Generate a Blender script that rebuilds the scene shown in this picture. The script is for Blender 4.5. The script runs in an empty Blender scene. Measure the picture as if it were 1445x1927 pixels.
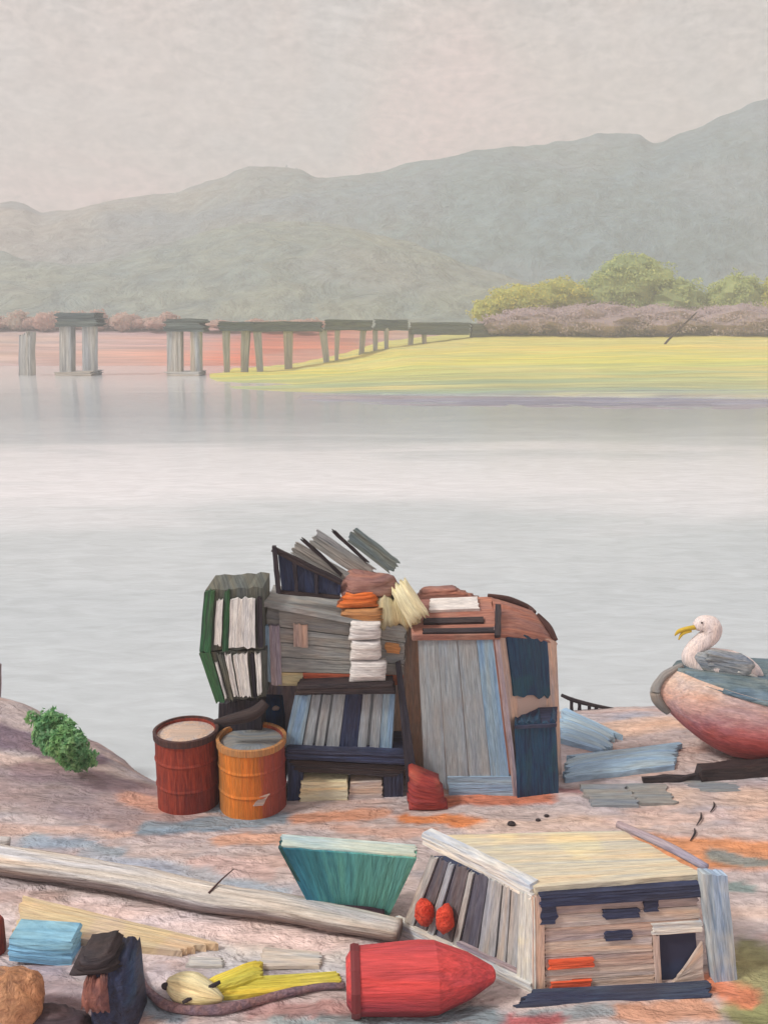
import bpy, bmesh, math, random
from mathutils import Vector, noise as mn

random.seed(7)
R = math.radians
sc = bpy.context.scene
col = sc.collection

# ------------------------------------------------------------------ camera
CAM_Z, PITCH, FPX, IW, IH = 5.1, R(11.4), 1700.0, 1445.0, 1927.0
cam = bpy.data.cameras.new('camera'); cam.sensor_fit = 'VERTICAL'; cam.sensor_height = 24.0
cam.lens = 24.0 * FPX / IH; cam.clip_end = 4000; cam.clip_start = 0.1
cam_o = bpy.data.objects.new('camera', cam); col.objects.link(cam_o)
cam_o.location = (0, 0, CAM_Z); cam_o.rotation_euler = (R(90) - PITCH, 0, 0)
sc.camera = cam_o

# ------------------------------------------------------------------ sky
SUN_AZ, SUN_EL = R(-112), R(46)          # azimuth from +Y towards +X; the light comes from the left, a little behind the viewer
world = bpy.data.worlds.new('World'); sc.world = world; world.use_nodes = True
wn, wl = world.node_tree.nodes, world.node_tree.links; wn.clear()
w_out = wn.new('ShaderNodeOutputWorld'); w_bg = wn.new('ShaderNodeBackground'); w_bg.inputs['Strength'].default_value = 0.1
nish = wn.new('ShaderNodeTexSky'); nish.sky_type = 'NISHITA'; nish.sun_disc = False
nish.sun_elevation = SUN_EL; nish.sun_rotation = SUN_AZ; nish.dust_density = 3.0
w_tc = wn.new('ShaderNodeTexCoord')
def w_noise(scale, loc, sx, sy, sz, detail=4, dist=0.6):
    m = wn.new('ShaderNodeMapping'); m.inputs['Scale'].default_value = (sx, sy, sz); m.inputs['Location'].default_value = loc
    wl.new(w_tc.outputs['Generated'], m.inputs['Vector'])
    n = wn.new('ShaderNodeTexNoise'); n.inputs['Scale'].default_value = scale; n.inputs['Detail'].default_value = detail
    n.inputs['Distortion'].default_value = dist
    wl.new(m.outputs['Vector'], n.inputs['Vector']); return n
big = w_noise(3.2, (0.3, 0, 0.4), 1, 1, 1.5, 3, 0.8)
ramp = wn.new('ShaderNodeValToRGB'); e = ramp.color_ramp.elements
e[0].position = 0.34; e[0].color = (4.8, 4.6, 4.5, 1)
e[1].position = 0.66; e[1].color = (6.9, 4.9, 4.6, 1)
x = e.new(0.5); x.color = (5.5, 4.65, 4.3, 1)
wl.new(big.outputs['Fac'], ramp.inputs['Fac'])
br = w_noise(16, (0, 0, 0), 1, 1, 3.0, 7, 3.0)
br2 = w_noise(120, (2, 1, 0), 1, 1, 1.3, 2, 0.3)
addn = wn.new('ShaderNodeMath'); addn.operation = 'MULTIPLY_ADD'; addn.inputs[1].default_value = 0.75
wl.new(br2.outputs['Fac'], addn.inputs[0]); wl.new(br.outputs['Fac'], addn.inputs[2])
mr = wn.new('ShaderNodeMapRange'); mr.inputs['From Min'].default_value = 0.45; mr.inputs['From Max'].default_value = 1.3
mr.inputs['To Min'].default_value = 0.54; mr.inputs['To Max'].default_value = 1.44
wl.new(addn.outputs[0], mr.inputs['Value'])
mulc = wn.new('ShaderNodeVectorMath'); mulc.operation = 'SCALE'
wl.new(ramp.outputs['Color'], mulc.inputs[0]); wl.new(mr.outputs['Result'], mulc.inputs['Scale'])
mixs = wn.new('ShaderNodeMix'); mixs.data_type = 'RGBA'; mixs.inputs['Factor'].default_value = 0.92
wl.new(nish.outputs['Color'], mixs.inputs['A']); wl.new(mulc.outputs['Vector'], mixs.inputs['B'])
wl.new(mixs.outputs['Result'], w_bg.inputs['Color']); wl.new(w_bg.outputs[0], w_out.inputs['Surface'])

# ------------------------------------------------------------------ sun and exposure
sun = bpy.data.lights.new('sun', 'SUN'); sun.energy = 2.5; sun.angle = R(10); sun.color = (1.0, 0.95, 0.87)
sun_o = bpy.data.objects.new('sun', sun); col.objects.link(sun_o)
sd = Vector((math.sin(SUN_AZ) * math.cos(SUN_EL), math.cos(SUN_AZ) * math.cos(SUN_EL), math.sin(SUN_EL)))
sun_o.rotation_euler = sd.to_track_quat('Z', 'Y').to_euler(); sun_o.location = (-20, -10, 30)
vs = sc.view_settings; vs.view_transform = 'Standard'; vs.look = 'None'; vs.exposure = 0.38; vs.gamma = 1.0; vs.use_curve_mapping = False
sc.render.engine = 'CYCLES'
cy = sc.cycles; cy.use_denoising = True; cy.max_bounces = 4; cy.diffuse_bounces = 2; cy.glossy_bounces = 2; cy.volume_bounces = 1; cy.use_adaptive_sampling = True; cy.adaptive_threshold = 0.02
cy.transmission_bounces = 2; cy.caustics_reflective = False; cy.caustics_refractive = False

# ------------------------------------------------------------------ survey helpers: where sight lines meet the ground
CP, SP = math.cos(PITCH), math.sin(PITCH)
def ray(px, py):
    a, b = (px - IW / 2) / FPX, (IH / 2 - py) / FPX
    return Vector((a, CP + b * SP, -SP + b * CP))
def onz(px, py, z=0.0):
    d = ray(px, py); t = (z - CAM_Z) / d.z
    return Vector((0, 0, CAM_Z)) + d * t
def ony(px, py, y):
    d = ray(px, py); return Vector((0, 0, CAM_Z)) + d * (y / d.y)
def lerp_tab(tab, x):
    if x <= tab[0][0]: return tab[0][1]
    for (a, b), (c, d) in zip(tab, tab[1:]):
        if x <= c:
            t = (x - a) / (c - a); t = t * t * (3 - 2 * t) * 0.5 + t * 0.5
            return b + (d - b) * t
    return tab[-1][1]
SHORE = [(-30, 14.5), (-8, 12.8), (-5.2, 11.7), (-3.6, 10.45), (-2.5, 9.5), (-1.2, 9.55), (0.4, 10.5), (1.6, 11.3), (3, 11.6), (8, 12.2), (30, 15)]
def gh(x, y):
    d = lerp_tab(SHORE, x) - y
    if d < 0: z = max(-0.7, 0.35 * d)
    else: z = 0.36 * (1 - math.exp(-d / 0.55)) + 0.10 * min(d, 6) / 6
    z += 0.30 * math.exp(-((x + 5.1) / 1.1) ** 2 - ((y - 10.5) / 0.8) ** 2)
    z += 0.02 * mn.noise(Vector((x * 1.7, y * 1.7, 0))) + 0.008 * mn.noise(Vector((x * 6, y * 6, 3)))
    return z
def G(px, py):
    z = 0.4
    for _ in range(12):
        p = onz(px, py, z); z = 0.5 * z + 0.5 * gh(p.x, p.y)
    return onz(px, py, z)

# ------------------------------------------------------------------ object helpers
def lin(c):
    return tuple((v / 255 / 12.92) if v / 255 <= 0.04045 else ((v / 255 + 0.055) / 1.055) ** 2.4 for v in c)
def tag(o, label=None, cat=None, group=None, kind=None):
    if label: o['label'] = label
    if cat: o['category'] = cat
    if group: o['group'] = group
    if kind: o['kind'] = kind
    return o
ORIG = {}
def thing(name, base, label, cat, group=None):
    o = bpy.data.objects.new(name, None); col.objects.link(o); o.location = base; o.empty_display_size = 0.1
    ORIG[o] = Vector(base); return tag(o, label, cat, group)
def mesh(name, vf, mat, parent=None, base=None, smooth=False):
    vs_, fs = vf
    if parent is not None: b = ORIG[parent]
    else: b = Vector(base) if base is not None else Vector((0, 0, 0))
    me = bpy.data.meshes.new(name); me.from_pydata([tuple(Vector(v) - b) for v in vs_], [], fs); me.update()
    bm = bmesh.new(); bm.from_mesh(me); bmesh.ops.recalc_face_normals(bm, faces=bm.faces); bm.to_mesh(me); bm.free()
    if smooth:
        me.polygons.foreach_set('use_smooth', [True] * len(me.polygons))
    uv = getattr(vs_, 'uv', None)
    if uv:
        lay = me.uv_layers.new(name='grain')
        lay.data.foreach_set('uv', [k for lp in me.loops for k in uv[lp.vertex_index]])
    me.materials.append(mat)
    o = bpy.data.objects.new(name, me); col.objects.link(o); ORIG[o] = b
    if parent is not None: o.parent = parent
    else: o.location = b
    return o
class Pts(list):
    uv = None          # metres along and across the piece, so that the grain follows it
def with_uv(V, UV):
    o = Pts(V); k = (random.uniform(0, 40), random.uniform(0, 40)); o.uv = [(a + k[0], b + k[1]) for a, b in UV]; return o
def join(*vfs):
    V, F = [], []
    for v, f in vfs:
        n = len(V); V += list(v); F += [tuple(i + n for i in q) for q in f]
    return V, F

def slab(q, d, along='u', ridge=0.004, rag=0.012, bulge=0.0, nc=12, na=7):
    """A thick board: q = front corners BL, BR, TR, TL; d = thickness vector (or metres back along the normal)."""
    bl, br_, tr, tl = [Vector(p) for p in q]
    n = (br_ - bl).cross(tl - bl)
    n = n.normalized() if n.length > 1e-9 else Vector((0, -1, 0))
    if not isinstance(d, Vector): d = -n * d
    elif d.dot(n) > 0: n = -n
    if along == 'u': nu, nv = na, nc
    else: nu, nv = nc, na
    ncr = nc + 1
    r0 = [random.uniform(-rag, rag) for _ in range(ncr)]; r1 = [random.uniform(-rag, rag) for _ in range(ncr)]
    h = [0.0]
    for i in range(nc): h.append(0.5 * h[-1] + random.uniform(-ridge, ridge))
    ph = random.uniform(0, 100)
    V = []; UV = []
    lu, lv = (br_ - bl).length + 1e-6, (tl - bl).length + 1e-6
    for j in range(nv + 1):
        for i in range(nu + 1):
            u, v = i / nu, j / nv
            c, a = (j, u) if along == 'u' else (i, v)
            L = lu if along == 'u' else lv; W = lv if along == 'u' else lu
            sh = (r0[c] * (1 - a) ** 3 + r1[c] * a ** 3) / L
            wob = 0.35 * rag * mn.noise(Vector((a * 3, ph, c * 0.05))) / W * (1 if c in (0, nc) else 0.5)
            if along == 'u': uu, vv = u + sh, v + wob
            else: uu, vv = u + wob, v + sh
            p = (bl * (1 - uu) + br_ * uu) * (1 - vv) + (tl * (1 - uu) + tr * uu) * vv
            UV.append((a * L, c / nc * W))
            e_ = (1 - (2 * u - 1) ** 4) * (1 - (2 * v - 1) ** 4)
            V.append(p + n * (h[c] * (0.6 + 0.8 * mn.noise(Vector((a * 2, c, ph)))) + bulge * e_))
    F = []
    W_ = nu + 1
    for j in range(nv):
        for i in range(nu):
            F.append((j * W_ + i, j * W_ + i + 1, (j + 1) * W_ + i + 1, (j + 1) * W_ + i))
    ring = [i for i in range(W_)] + [j * W_ + nu for j in range(1, nv + 1)] + [nv * W_ + i for i in range(nu - 1, -1, -1)] + [j * W_ for j in range(nv - 1, 0, -1)]
    b0 = len(V)
    for k in ring: V.append(V[k] + d); UV.append((UV[k][0] + 0.3 * d.length, UV[k][1] + 0.3 * d.length))
    m = len(ring)
    for k in range(m):
        F.append((ring[k], b0 + k, b0 + (k + 1) % m, ring[(k + 1) % m]))
    F.append(tuple(b0 + k for k in range(m)))
    return with_uv(V, UV), F
def sub(q, u0, u1, v0, v1, out=0.0, skew=0.0):
    """A rectangle of the quad q, moved out along its normal; skew shifts the top sideways."""
    bl, br_, tr, tl = [Vector(p) for p in q]
    n = (br_ - bl).cross(tl - bl).normalized()
    def at(u, v): return (bl * (1 - u) + br_ * u) * (1 - v) + (tl * (1 - u) + tr * u) * v + n * out
    return [at(u0, v0), at(u1, v0), at(u1 + skew, v1), at(u0 + skew, v1)]
def spline(pts, k=6):
    out = []
    P = [Vector(p) for p in pts]
    for i in range(len(P) - 1):
        p0, p1, p2, p3 = P[max(i - 1, 0)], P[i], P[i + 1], P[min(i + 2, len(P) - 1)]
        for s in range(k):
            t = s / k
            out.append(0.5 * ((2 * p1) + (p2 - p0) * t + (2 * p0 - 5 * p1 + 4 * p2 - p3) * t * t + (3 * p1 - p0 - 3 * p2 + p3) * t ** 3))
    out.append(P[-1]); return out
def tube(pts, rad, n=12, k=5, flat=1.0, jit=0.04, up=Vector((0, 0, 1))):
    """A rounded bar along pts; rad = radius or list of radii; flat squashes it along 'up'."""
    if not isinstance(rad, (list, tuple)): rad = [rad] * len(pts)
    C = spline(pts, k); RR = [v.x for v in spline([Vector((r, 0, 0)) for r in rad], k)]
    V, F, UV = [], [], []; run = 0.0
    m = len(C); ph = random.uniform(0, 50)
    for i, c in enumerate(C):
        t = (C[min(i + 1, m - 1)] - C[max(i - 1, 0)]).normalized()
        s = t.cross(up)
        if s.length < 0.05: s = t.cross(Vector((1, 0, 0)))
        s.normalize(); w = s.cross(t).normalized()
        if i: run += (C[i] - C[i - 1]).length
        for a in range(n):
            th = 2 * math.pi * a / n; UV.append((run, abs(a - n / 2) / n * 6.28 * max(rad)))
            r = max(RR[i], 1e-4) * (1 + jit * mn.noise(Vector((math.cos(th) * 2, math.sin(th) * 2 + i * 0.3, ph))) * 2)
            V.append(c + s * (math.cos(th) * r) + w * (math.sin(th) * r * flat))
    for i in range(m - 1):
        for a in range(n):
            F.append((i * n + a, i * n + (a + 1) % n, (i + 1) * n + (a + 1) % n, (i + 1) * n + a))
    F.append(tuple(range(n))); F.append(tuple((m - 1) * n + a for a in range(n)))
    return with_uv(V, UV), F
def beam(p, q, w, h, rag=0.004):
    """A squared bar from p to q."""
    p, q = Vector(p), Vector(q); t = (q - p).normalized()
    s = t.cross(Vector((0, 0, 1)))
    if s.length < 0.1: s = Vector((1, 0, 0))
    s.normalize(); u = s.cross(t)
    V, F, UV = [], [], []
    K = 6
    for i in range(K + 1):
        c = p.lerp(q, i / K)
        for a, b in ((-1, -1), (1, -1), (1, 1), (-1, 1)):
            UV.append(((q - p).length * i / K, a * w / 2 + b * h / 2))
            V.append(c + s * (a * w / 2 + random.uniform(-rag, rag)) + u * (b * h / 2 + random.uniform(-rag, rag)) + t * (random.uniform(-rag, rag) * 2))
    for i in range(K):
        for a in range(4): F.append((i * 4 + a, i * 4 + (a + 1) % 4, i * 4 + 4 + (a + 1) % 4, i * 4 + 4 + a))
    F.append((0, 1, 2, 3)); F.append(tuple(K * 4 + a for a in range(4)))
    return with_uv(V, UV), F
def lathe(base, prof, n=28, lean=Vector((0, 0, 0)), jit=0.012):
    """prof = [(radius, height)], lean = sideways shift per metre of height."""
    V, F, UV = [], [], []; ph = random.uniform(0, 50); base = Vector(base); rm = max(r for r, z in prof)
    for r, z in prof:
        for a in range(n):
            th = 2 * math.pi * a / n; UV.append((z + (rm - r), abs(a - n * 0.25 if a < n * 0.75 else a - n * 1.25) / n * 6.28 * rm))
            rr = r * (1 + jit * mn.noise(Vector((math.cos(th) * 1.5, math.sin(th) * 1.5, z * 2 + ph))) * 2)
            V.append(base + Vector((math.cos(th) * rr, math.sin(th) * rr, z)) + lean * z)
    for i in range(len(prof) - 1):
        for a in range(n):
            F.append((i * n + a, i * n + (a + 1) % n, (i + 1) * n + (a + 1) % n, (i + 1) * n + a))
    F.append(tuple(range(n))); F.append(tuple((len(prof) - 1) * n + a for a in range(n)))
    return with_uv(V, UV), F
def blob(c, r, jit=0.12, fr=1.6, nu=22, nv=14, axis=None):
    c = Vector(c); ph = random.uniform(0, 50); V, F, UV = [], [], []
    for j in range(nv + 1):
        phi = math.pi * j / nv
        for i in range(nu):
            th = 2 * math.pi * i / nu
            d = Vector((math.sin(phi) * math.cos(th), math.sin(phi) * math.sin(th), math.cos(phi)))
            k = 1 + jit * mn.noise(d * fr + Vector((ph, 0, 0))) + 0.4 * jit * mn.noise(d * fr * 3 + Vector((0, ph, 0)))
            p = Vector((d.x * r[0], d.y * r[1], d.z * r[2])) * k
            if axis: p.rotate(axis)
            UV.append((abs(i - nu / 2) / nu * 6.28 * r[0], phi * r[2]))
            V.append(c + p)
    for j in range(nv):
        for i in range(nu):
            F.append((j * nu + i, j * nu + (i + 1) % nu, (j + 1) * nu + (i + 1) % nu, (j + 1) * nu + i))
    return with_uv(V, UV), F

# ------------------------------------------------------------------ materials
def ramp_node(nt, stops):
    r = nt.nodes.new('ShaderNodeValToRGB'); el = r.color_ramp.elements
    el[0].position, el[0].color = stops[0][0], (*lin(stops[0][1]), 1)
    el[1].position, el[1].color = stops[-1][0], (*lin(stops[-1][1]), 1)
    for p, c in stops[1:-1]:
        s = el.new(p); s.color = (*lin(c), 1)
    return r
def paint(name, c1, c2=None, c3=None, along='z', streak=34, patch=2.2, rough=0.62, bump=0.35, weave=0, bands=None, axis='x', rng=(0, 1),
          island=None, attr=None, thin=0.09, spec=0.3, wob=0.1, amt=0.55, drift=0.7, gain=1.14, uv=True):
    m = bpy.data.materials.new(name); m.use_nodes = True; nt = m.node_tree; N, L = nt.nodes, nt.links
    bs = N['Principled BSDF']; bs.inputs['Roughness'].default_value = rough; bs.inputs['Specular IOR Level'].default_value = spec
    tc = N.new('ShaderNodeTexCoord'); ob = tc.outputs['Object']; co = ob
    if uv and not island and not attr: co = tc.outputs['UV']; along = 'n' if along == 'n' else 'x'
    mp = N.new('ShaderNodeMapping'); L.new(co, mp.inputs['Vector'])
    s = {'x': (thin, 1, 1), 'y': (1, thin, 1), 'z': (1, 1, thin), 'n': (1, 1, 1), 'xy': (0.45, 1, 1)}[along]
    mp.inputs['Scale'].default_value = s
    mp.inputs['Rotation'].default_value = (0, 0, 0.0)
    ns = N.new('ShaderNodeTexNoise'); ns.inputs['Scale'].default_value = streak; ns.inputs['Detail'].default_value = 5; ns.inputs['Roughness'].default_value = 0.62
    ns.inputs['Distortion'].default_value = 0.5
    L.new(mp.outputs['Vector'], ns.inputs['Vector'])
    np_ = N.new('ShaderNodeTexNoise'); np_.inputs['Scale'].default_value = patch; np_.inputs['Detail'].default_value = 3
    L.new(ob, np_.inputs['Vector'])
    c2 = c2 or tuple(min(255, int(v * 0.86)) for v in c1)
    if attr:
        at = N.new('ShaderNodeAttribute'); at.attribute_name = attr; base = at.outputs['Color']
        mr_ = N.new('ShaderNodeMapRange'); mr_.inputs['From Min'].default_value = 0.3; mr_.inputs['From Max'].default_value = 0.7
        mr_.inputs['To Min'].default_value = 0.88; mr_.inputs['To Max'].default_value = 1.1
        L.new(ns.outputs['Fac'], mr_.inputs['Value'])
        sca = N.new('ShaderNodeVectorMath'); sca.operation = 'SCALE'; L.new(base, sca.inputs[0]); L.new(mr_.outputs['Result'], sca.inputs['Scale'])
        colr = sca.outputs['Vector']
    elif bands:
        sx = N.new('ShaderNodeSeparateXYZ'); L.new(ob, sx.inputs[0])
        mr_ = N.new('ShaderNodeMapRange'); mr_.inputs['From Min'].default_value = rng[0]; mr_.inputs['From Max'].default_value = rng[1]
        L.new(sx.outputs[axis.upper()], mr_.inputs['Value'])
        ad = N.new('ShaderNodeMath'); ad.operation = 'MULTIPLY_ADD'; ad.inputs[1].default_value = wob * 2
        L.new(ns.outputs['Fac'], ad.inputs[0]); L.new(mr_.outputs['Result'], ad.inputs[2])
        sb = N.new('ShaderNodeMath'); sb.operation = 'SUBTRACT'; sb.inputs[1].default_value = wob; L.new(ad.outputs[0], sb.inputs[0])
        rp = ramp_node(nt, bands); L.new(sb.outputs[0], rp.inputs['Fac'])
        mr2 = N.new('ShaderNodeMapRange'); mr2.inputs['From Min'].default_value = 0.3; mr2.inputs['From Max'].default_value = 0.7
        mr2.inputs['To Min'].default_value = 0.8; mr2.inputs['To Max'].default_value = 1.18
        L.new(ns.outputs['Fac'], mr2.inputs['Value'])
        sca = N.new('ShaderNodeVectorMath'); sca.operation = 'SCALE'; L.new(rp.outputs['Color'], sca.inputs[0]); L.new(mr2.outputs['Result'], sca.inputs['Scale'])
        colr = sca.outputs['Vector']
    elif island:
        ge = N.new('ShaderNodeNewGeometry'); rp = ramp_node(nt, island); L.new(ge.outputs['Random Per Island'], rp.inputs['Fac']); colr = rp.outputs['Color']
    else:
        rp = ramp_node(nt, [(0.36, c2), (0.58, c1)]); L.new(ns.outputs['Fac'], rp.inputs['Fac']); colr = rp.outputs['Color']
    if c3 and not island:
        r2 = N.new('ShaderNodeValToRGB'); r2.color_ramp.elements[0].position = 0.5; r2.color_ramp.elements[1].position = 0.6
        r2.color_ramp.elements[1].color = (amt, amt, amt, 1)
        L.new(np_.outputs['Fac'], r2.inputs['Fac'])
        mx = N.new('ShaderNodeMix'); mx.data_type = 'RGBA'; L.new(r2.outputs['Color'], mx.inputs['Factor'])
        L.new(colr, mx.inputs['A']); mx.inputs['B'].default_value = (*lin(c3), 1); colr = mx.outputs['Result']
    # uneven pigment: fine bristle marks and warm / cool drift
    mpf = N.new('ShaderNodeMapping'); L.new(co, mpf.inputs['Vector']); mpf.inputs['Scale'].default_value = s if along != 'n' else (1, 1, 1)
    nf = N.new('ShaderNodeTexNoise'); nf.inputs['Scale'].default_value = streak * 2.6; nf.inputs['Detail'].default_value = 2; L.new(mpf.outputs['Vector'], nf.inputs['Vector'])
    nw = N.new('ShaderNodeTexNoise'); nw.inputs['Scale'].default_value = streak * 0.22; nw.inputs['Detail'].default_value = 3; nw.inputs['Distortion'].default_value = 0.8; L.new(mpf.outputs['Vector'], nw.inputs['Vector'])
    hw = ramp_node(nt, [(0.34, (206, 218, 240)), (0.5, (232, 230, 228)), (0.66, (255, 232, 210))]); L.new(nw.outputs['Fac'], hw.inputs['Fac'])
    mw = N.new('ShaderNodeMix'); mw.data_type = 'RGBA'; mw.blend_type = 'MULTIPLY'; mw.inputs['Factor'].default_value = drift
    L.new(colr, mw.inputs['A']); L.new(hw.outputs['Color'], mw.inputs['B'])
    mf = N.new('ShaderNodeMapRange'); mf.inputs['From Min'].default_value = 0.3; mf.inputs['From Max'].default_value = 0.7
    g_ = (1 + 0.24 * drift) * gain; mf.inputs['To Min'].default_value = g_ * 0.84; mf.inputs['To Max'].default_value = g_ * 1.2; L.new(nf.outputs['Fac'], mf.inputs['Value'])
    fs_ = N.new('ShaderNodeVectorMath'); fs_.operation = 'SCALE'; L.new(mw.outputs['Result'], fs_.inputs[0]); L.new(mf.outputs['Result'], fs_.inputs['Scale'])
    L.new(fs_.outputs['Vector'], bs.inputs['Base Color'])
    h = ns.outputs['Fac']
    if weave:
        sx2 = N.new('ShaderNodeSeparateXYZ'); L.new(co, sx2.inputs[0])
        yz = N.new('ShaderNodeMath'); yz.operation = 'ADD'; L.new(sx2.outputs['Y'], yz.inputs[0]); L.new(sx2.outputs['Z'], yz.inputs[1])
        outs = []
        for src in (sx2.outputs['X'], yz.outputs[0]):
            mu = N.new('ShaderNodeMath'); mu.operation = 'MULTIPLY'; mu.inputs[1].default_value = weave; L.new(src, mu.inputs[0])
            si = N.new('ShaderNodeMath'); si.operation = 'SINE'; L.new(mu.outputs[0], si.inputs[0]); outs.append(si.outputs[0])
        pr = N.new('ShaderNodeMath'); pr.operation = 'MULTIPLY'; L.new(outs[0], pr.inputs[0]); L.new(outs[1], pr.inputs[1])
        ma = N.new('ShaderNodeMath'); ma.operation = 'MULTIPLY_ADD'; ma.inputs[1].default_value = 0.14; L.new(pr.outputs[0], ma.inputs[0]); L.new(ns.outputs['Fac'], ma.inputs[2])
        h = ma.outputs[0]
        wv = N.new('ShaderNodeMath'); wv.operation = 'MULTIPLY_ADD'; wv.inputs[1].default_value = 0.07; L.new(pr.outputs[0], wv.inputs[0]); L.new(mf.outputs['Result'], wv.inputs[2])
        L.new(wv.outputs[0], fs_.inputs['Scale'])
    if island:
        tl_ = N.new('ShaderNodeBsdfTranslucent'); L.new(fs_.outputs['Vector'], tl_.inputs['Color'])
        ms = N.new('ShaderNodeMixShader'); ms.inputs[0].default_value = 0.45
        L.new(bs.outputs[0], ms.inputs[1]); L.new(tl_.outputs[0], ms.inputs[2]); L.new(ms.outputs[0], N['Material Output'].inputs['Surface'])
    bp = N.new('ShaderNodeBump'); bp.inputs['Strength'].default_value = min(1.0, bump * 1.9); bp.inputs['Distance'].default_value = 1.1 / streak
    L.new(h, bp.inputs['Height']); L.new(bp.outputs['Normal'], bs.inputs['Normal'])
    return m

# ------------------------------------------------------------------ ground
def capsule(p, a, b, r):
    ab = b - a; t = max(0, min(1, (p - a).dot(ab) / max(ab.length_squared, 1e-9)))
    return (p - a - ab * t).length / r
STROKES = [  # dabs of soil, sand, rust and grass on the ground: from, to, half width (picture survey), colour
    ((0, 1470), (300, 1540), 70, (152, 138, 142)), ((0, 1385), (170, 1425), 40, (116, 102, 118)), ((60, 1450), (280, 1490), 40, (142, 124, 132)),
    ((0, 1560), (240, 1570), 14, (196, 172, 164)), ((60, 1580), (220, 1600), 16, (150, 164, 176)), ((160, 1610), (420, 1650), 22, (168, 174, 184)),
    ((280, 1560), (480, 1545), 26, (120, 142, 160)), ((330, 1510), (540, 1540), 22, (112, 130, 146)), ((250, 1500), (300, 1520), 26, (186, 146, 132)),
    ((420, 1580), (520, 1580), 20, (206, 162, 138)), ((380, 1620), (500, 1640), 22, (196, 174, 172)), ((440, 1660), (520, 1680), 18, (164, 178, 192)),
    ((560, 1540), (720, 1530), 20, (190, 140, 116)), ((760, 1540), (900, 1545), 20, (204, 126, 72)), ((820, 1510), (1030, 1500), 22, (190, 112, 82)),
    ((640, 1560), (820, 1570), 16, (188, 158, 148)), ((900, 1560), (1200, 1545), 28, (206, 184, 172)), ((1000, 1480), (1090, 1490), 14, (150, 110, 110)),
    ((1100, 1380), (1260, 1360), 40, (204, 176, 158)), ((1230, 1500), (1445, 1500), 34, (196, 176, 164)), ((1150, 1545), (1445, 1530), 18, (200, 178, 170)),
    ((1230, 1600), (1445, 1610), 55, (204, 140, 96)), ((1345, 1610), (1430, 1625), 20, (128, 138, 134)), ((1360, 1670), (1410, 1668), 16, (122, 142, 142)),
    ((1390, 1730), (1445, 1720), 34, (206, 192, 188)), ((1420, 1800), (1445, 1927), 44, (138, 138, 96)), ((1400, 1900), (1445, 1927), 40, (134, 136, 92)),
    ((1340, 1850), (1400, 1870), 26, (206, 128, 96)), ((1150, 1905), (1330, 1900), 24, (196, 150, 126)), ((1000, 1905), (1130, 1900), 22, (140, 152, 160)),
    ((960, 1920), (1050, 1915), 20, (176, 92, 96)), ((660, 1920), (920, 1915), 26, (126, 142, 148)), ((480, 1905), (640, 1900), 22, (164, 130, 128)),
    ((510, 1925), (640, 1925), 12, (130, 144, 148)), ((0, 1740), (640, 1780), 60, (206, 194, 194)), ((150, 1700), (600, 1780), 30, (214, 200, 202)),
    ((400, 1800), (640, 1810), 30, (198, 194, 192)), ((60, 1850), (180, 1900), 50, (160, 150, 160)), ((260, 1820), (300, 1840), 30, (206, 194, 196)),
    ((90, 1890), (260, 1910), 26, (128, 112, 118)), ((230, 1850), (330, 1920), 20, (120, 136, 150)),
]
STR = [(G(*a).xy, G(*b).xy, (G(a[0], a[1]).xy - G(a[0] + w, a[1]).xy).length, lin(c)) for a, b, w, c in STROKES]
def build_ground():
    nx, ny = 330, 250
    V, F, cols = [], [], []
    base = Vector(lin((184, 173, 173)))
    xs = [-9 + 18 * i / nx for i in range(nx + 1)]; ys = [3.6 + 9.6 * j / ny for j in range(ny + 1)]
    xs = [-60, -30, -16] + xs + [16, 30, 60]; ys = [-25, -8, 0, 2.4] + ys + [15, 18]
    W = len(xs)
    for y in ys:
        for x in xs:
            V.append((x, y, gh(x, y)))
            p = Vector((x, y))
            q = p + Vector((mn.noise(Vector((x * 3, y * 3, 1))), mn.noise(Vector((x * 3, y * 3, 9))))) * 0.09 + Vector((mn.noise(Vector((x * 11, y * 22, 1))), mn.noise(Vector((x * 11, y * 22, 5))))) * 0.035
            c = base.copy()
            c *= 1 + 0.10 * mn.noise(Vector((x * 0.9, y * 1.6, 4)))
            c = c.lerp(Vector(lin((150, 158, 172))), max(0, min(0.5, mn.noise(Vector((x * 1.3 + y * 0.5, y * 4.0, 14))) * 1.5 - 0.25)))
            c = c.lerp(Vector(lin((200, 152, 128))), max(0, min(0.28, mn.noise(Vector((x * 1.2, y * 3.6, 24))) * 1.5 - 0.3)))
            sh_ = lerp_tab(SHORE, x) - y      # wet margin
            c = c.lerp(Vector(lin((132, 118, 124))), 0.75 * max(0, min(1, 1 - (sh_ + 0.25 * mn.noise(Vector((x * 2, y * 2, 40)))) / 0.55)))
            for a, b, r, cc in STR:
                k = capsule(q, a, b, r)
                if k < 1.25: c = c.lerp(Vector(cc), 0.92 * max(0, min(1, (1.25 - k) / 0.45)))
            cols.append((*c, 1))
    for j in range(len(ys) - 1):
        for i in range(W - 1): F.append((j * W + i, j * W + i + 1, (j + 1) * W + i + 1, (j + 1) * W + i))
    m = paint('shore_soil', (188, 172, 166), attr='soil', along='xy', streak=7, bump=0.45, rough=0.85, weave=0, gain=1.2, drift=0.45)
    o = mesh('ground', (V, F), m, smooth=True)
    at = o.data.color_attributes.new('soil', 'FLOAT_COLOR', 'POINT')
    at.data.foreach_set('color', [v for c in cols for v in c])
    tag(o, 'pinkish grey earth of the near shore with rusty stains', kind='structure')
build_ground()

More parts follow.
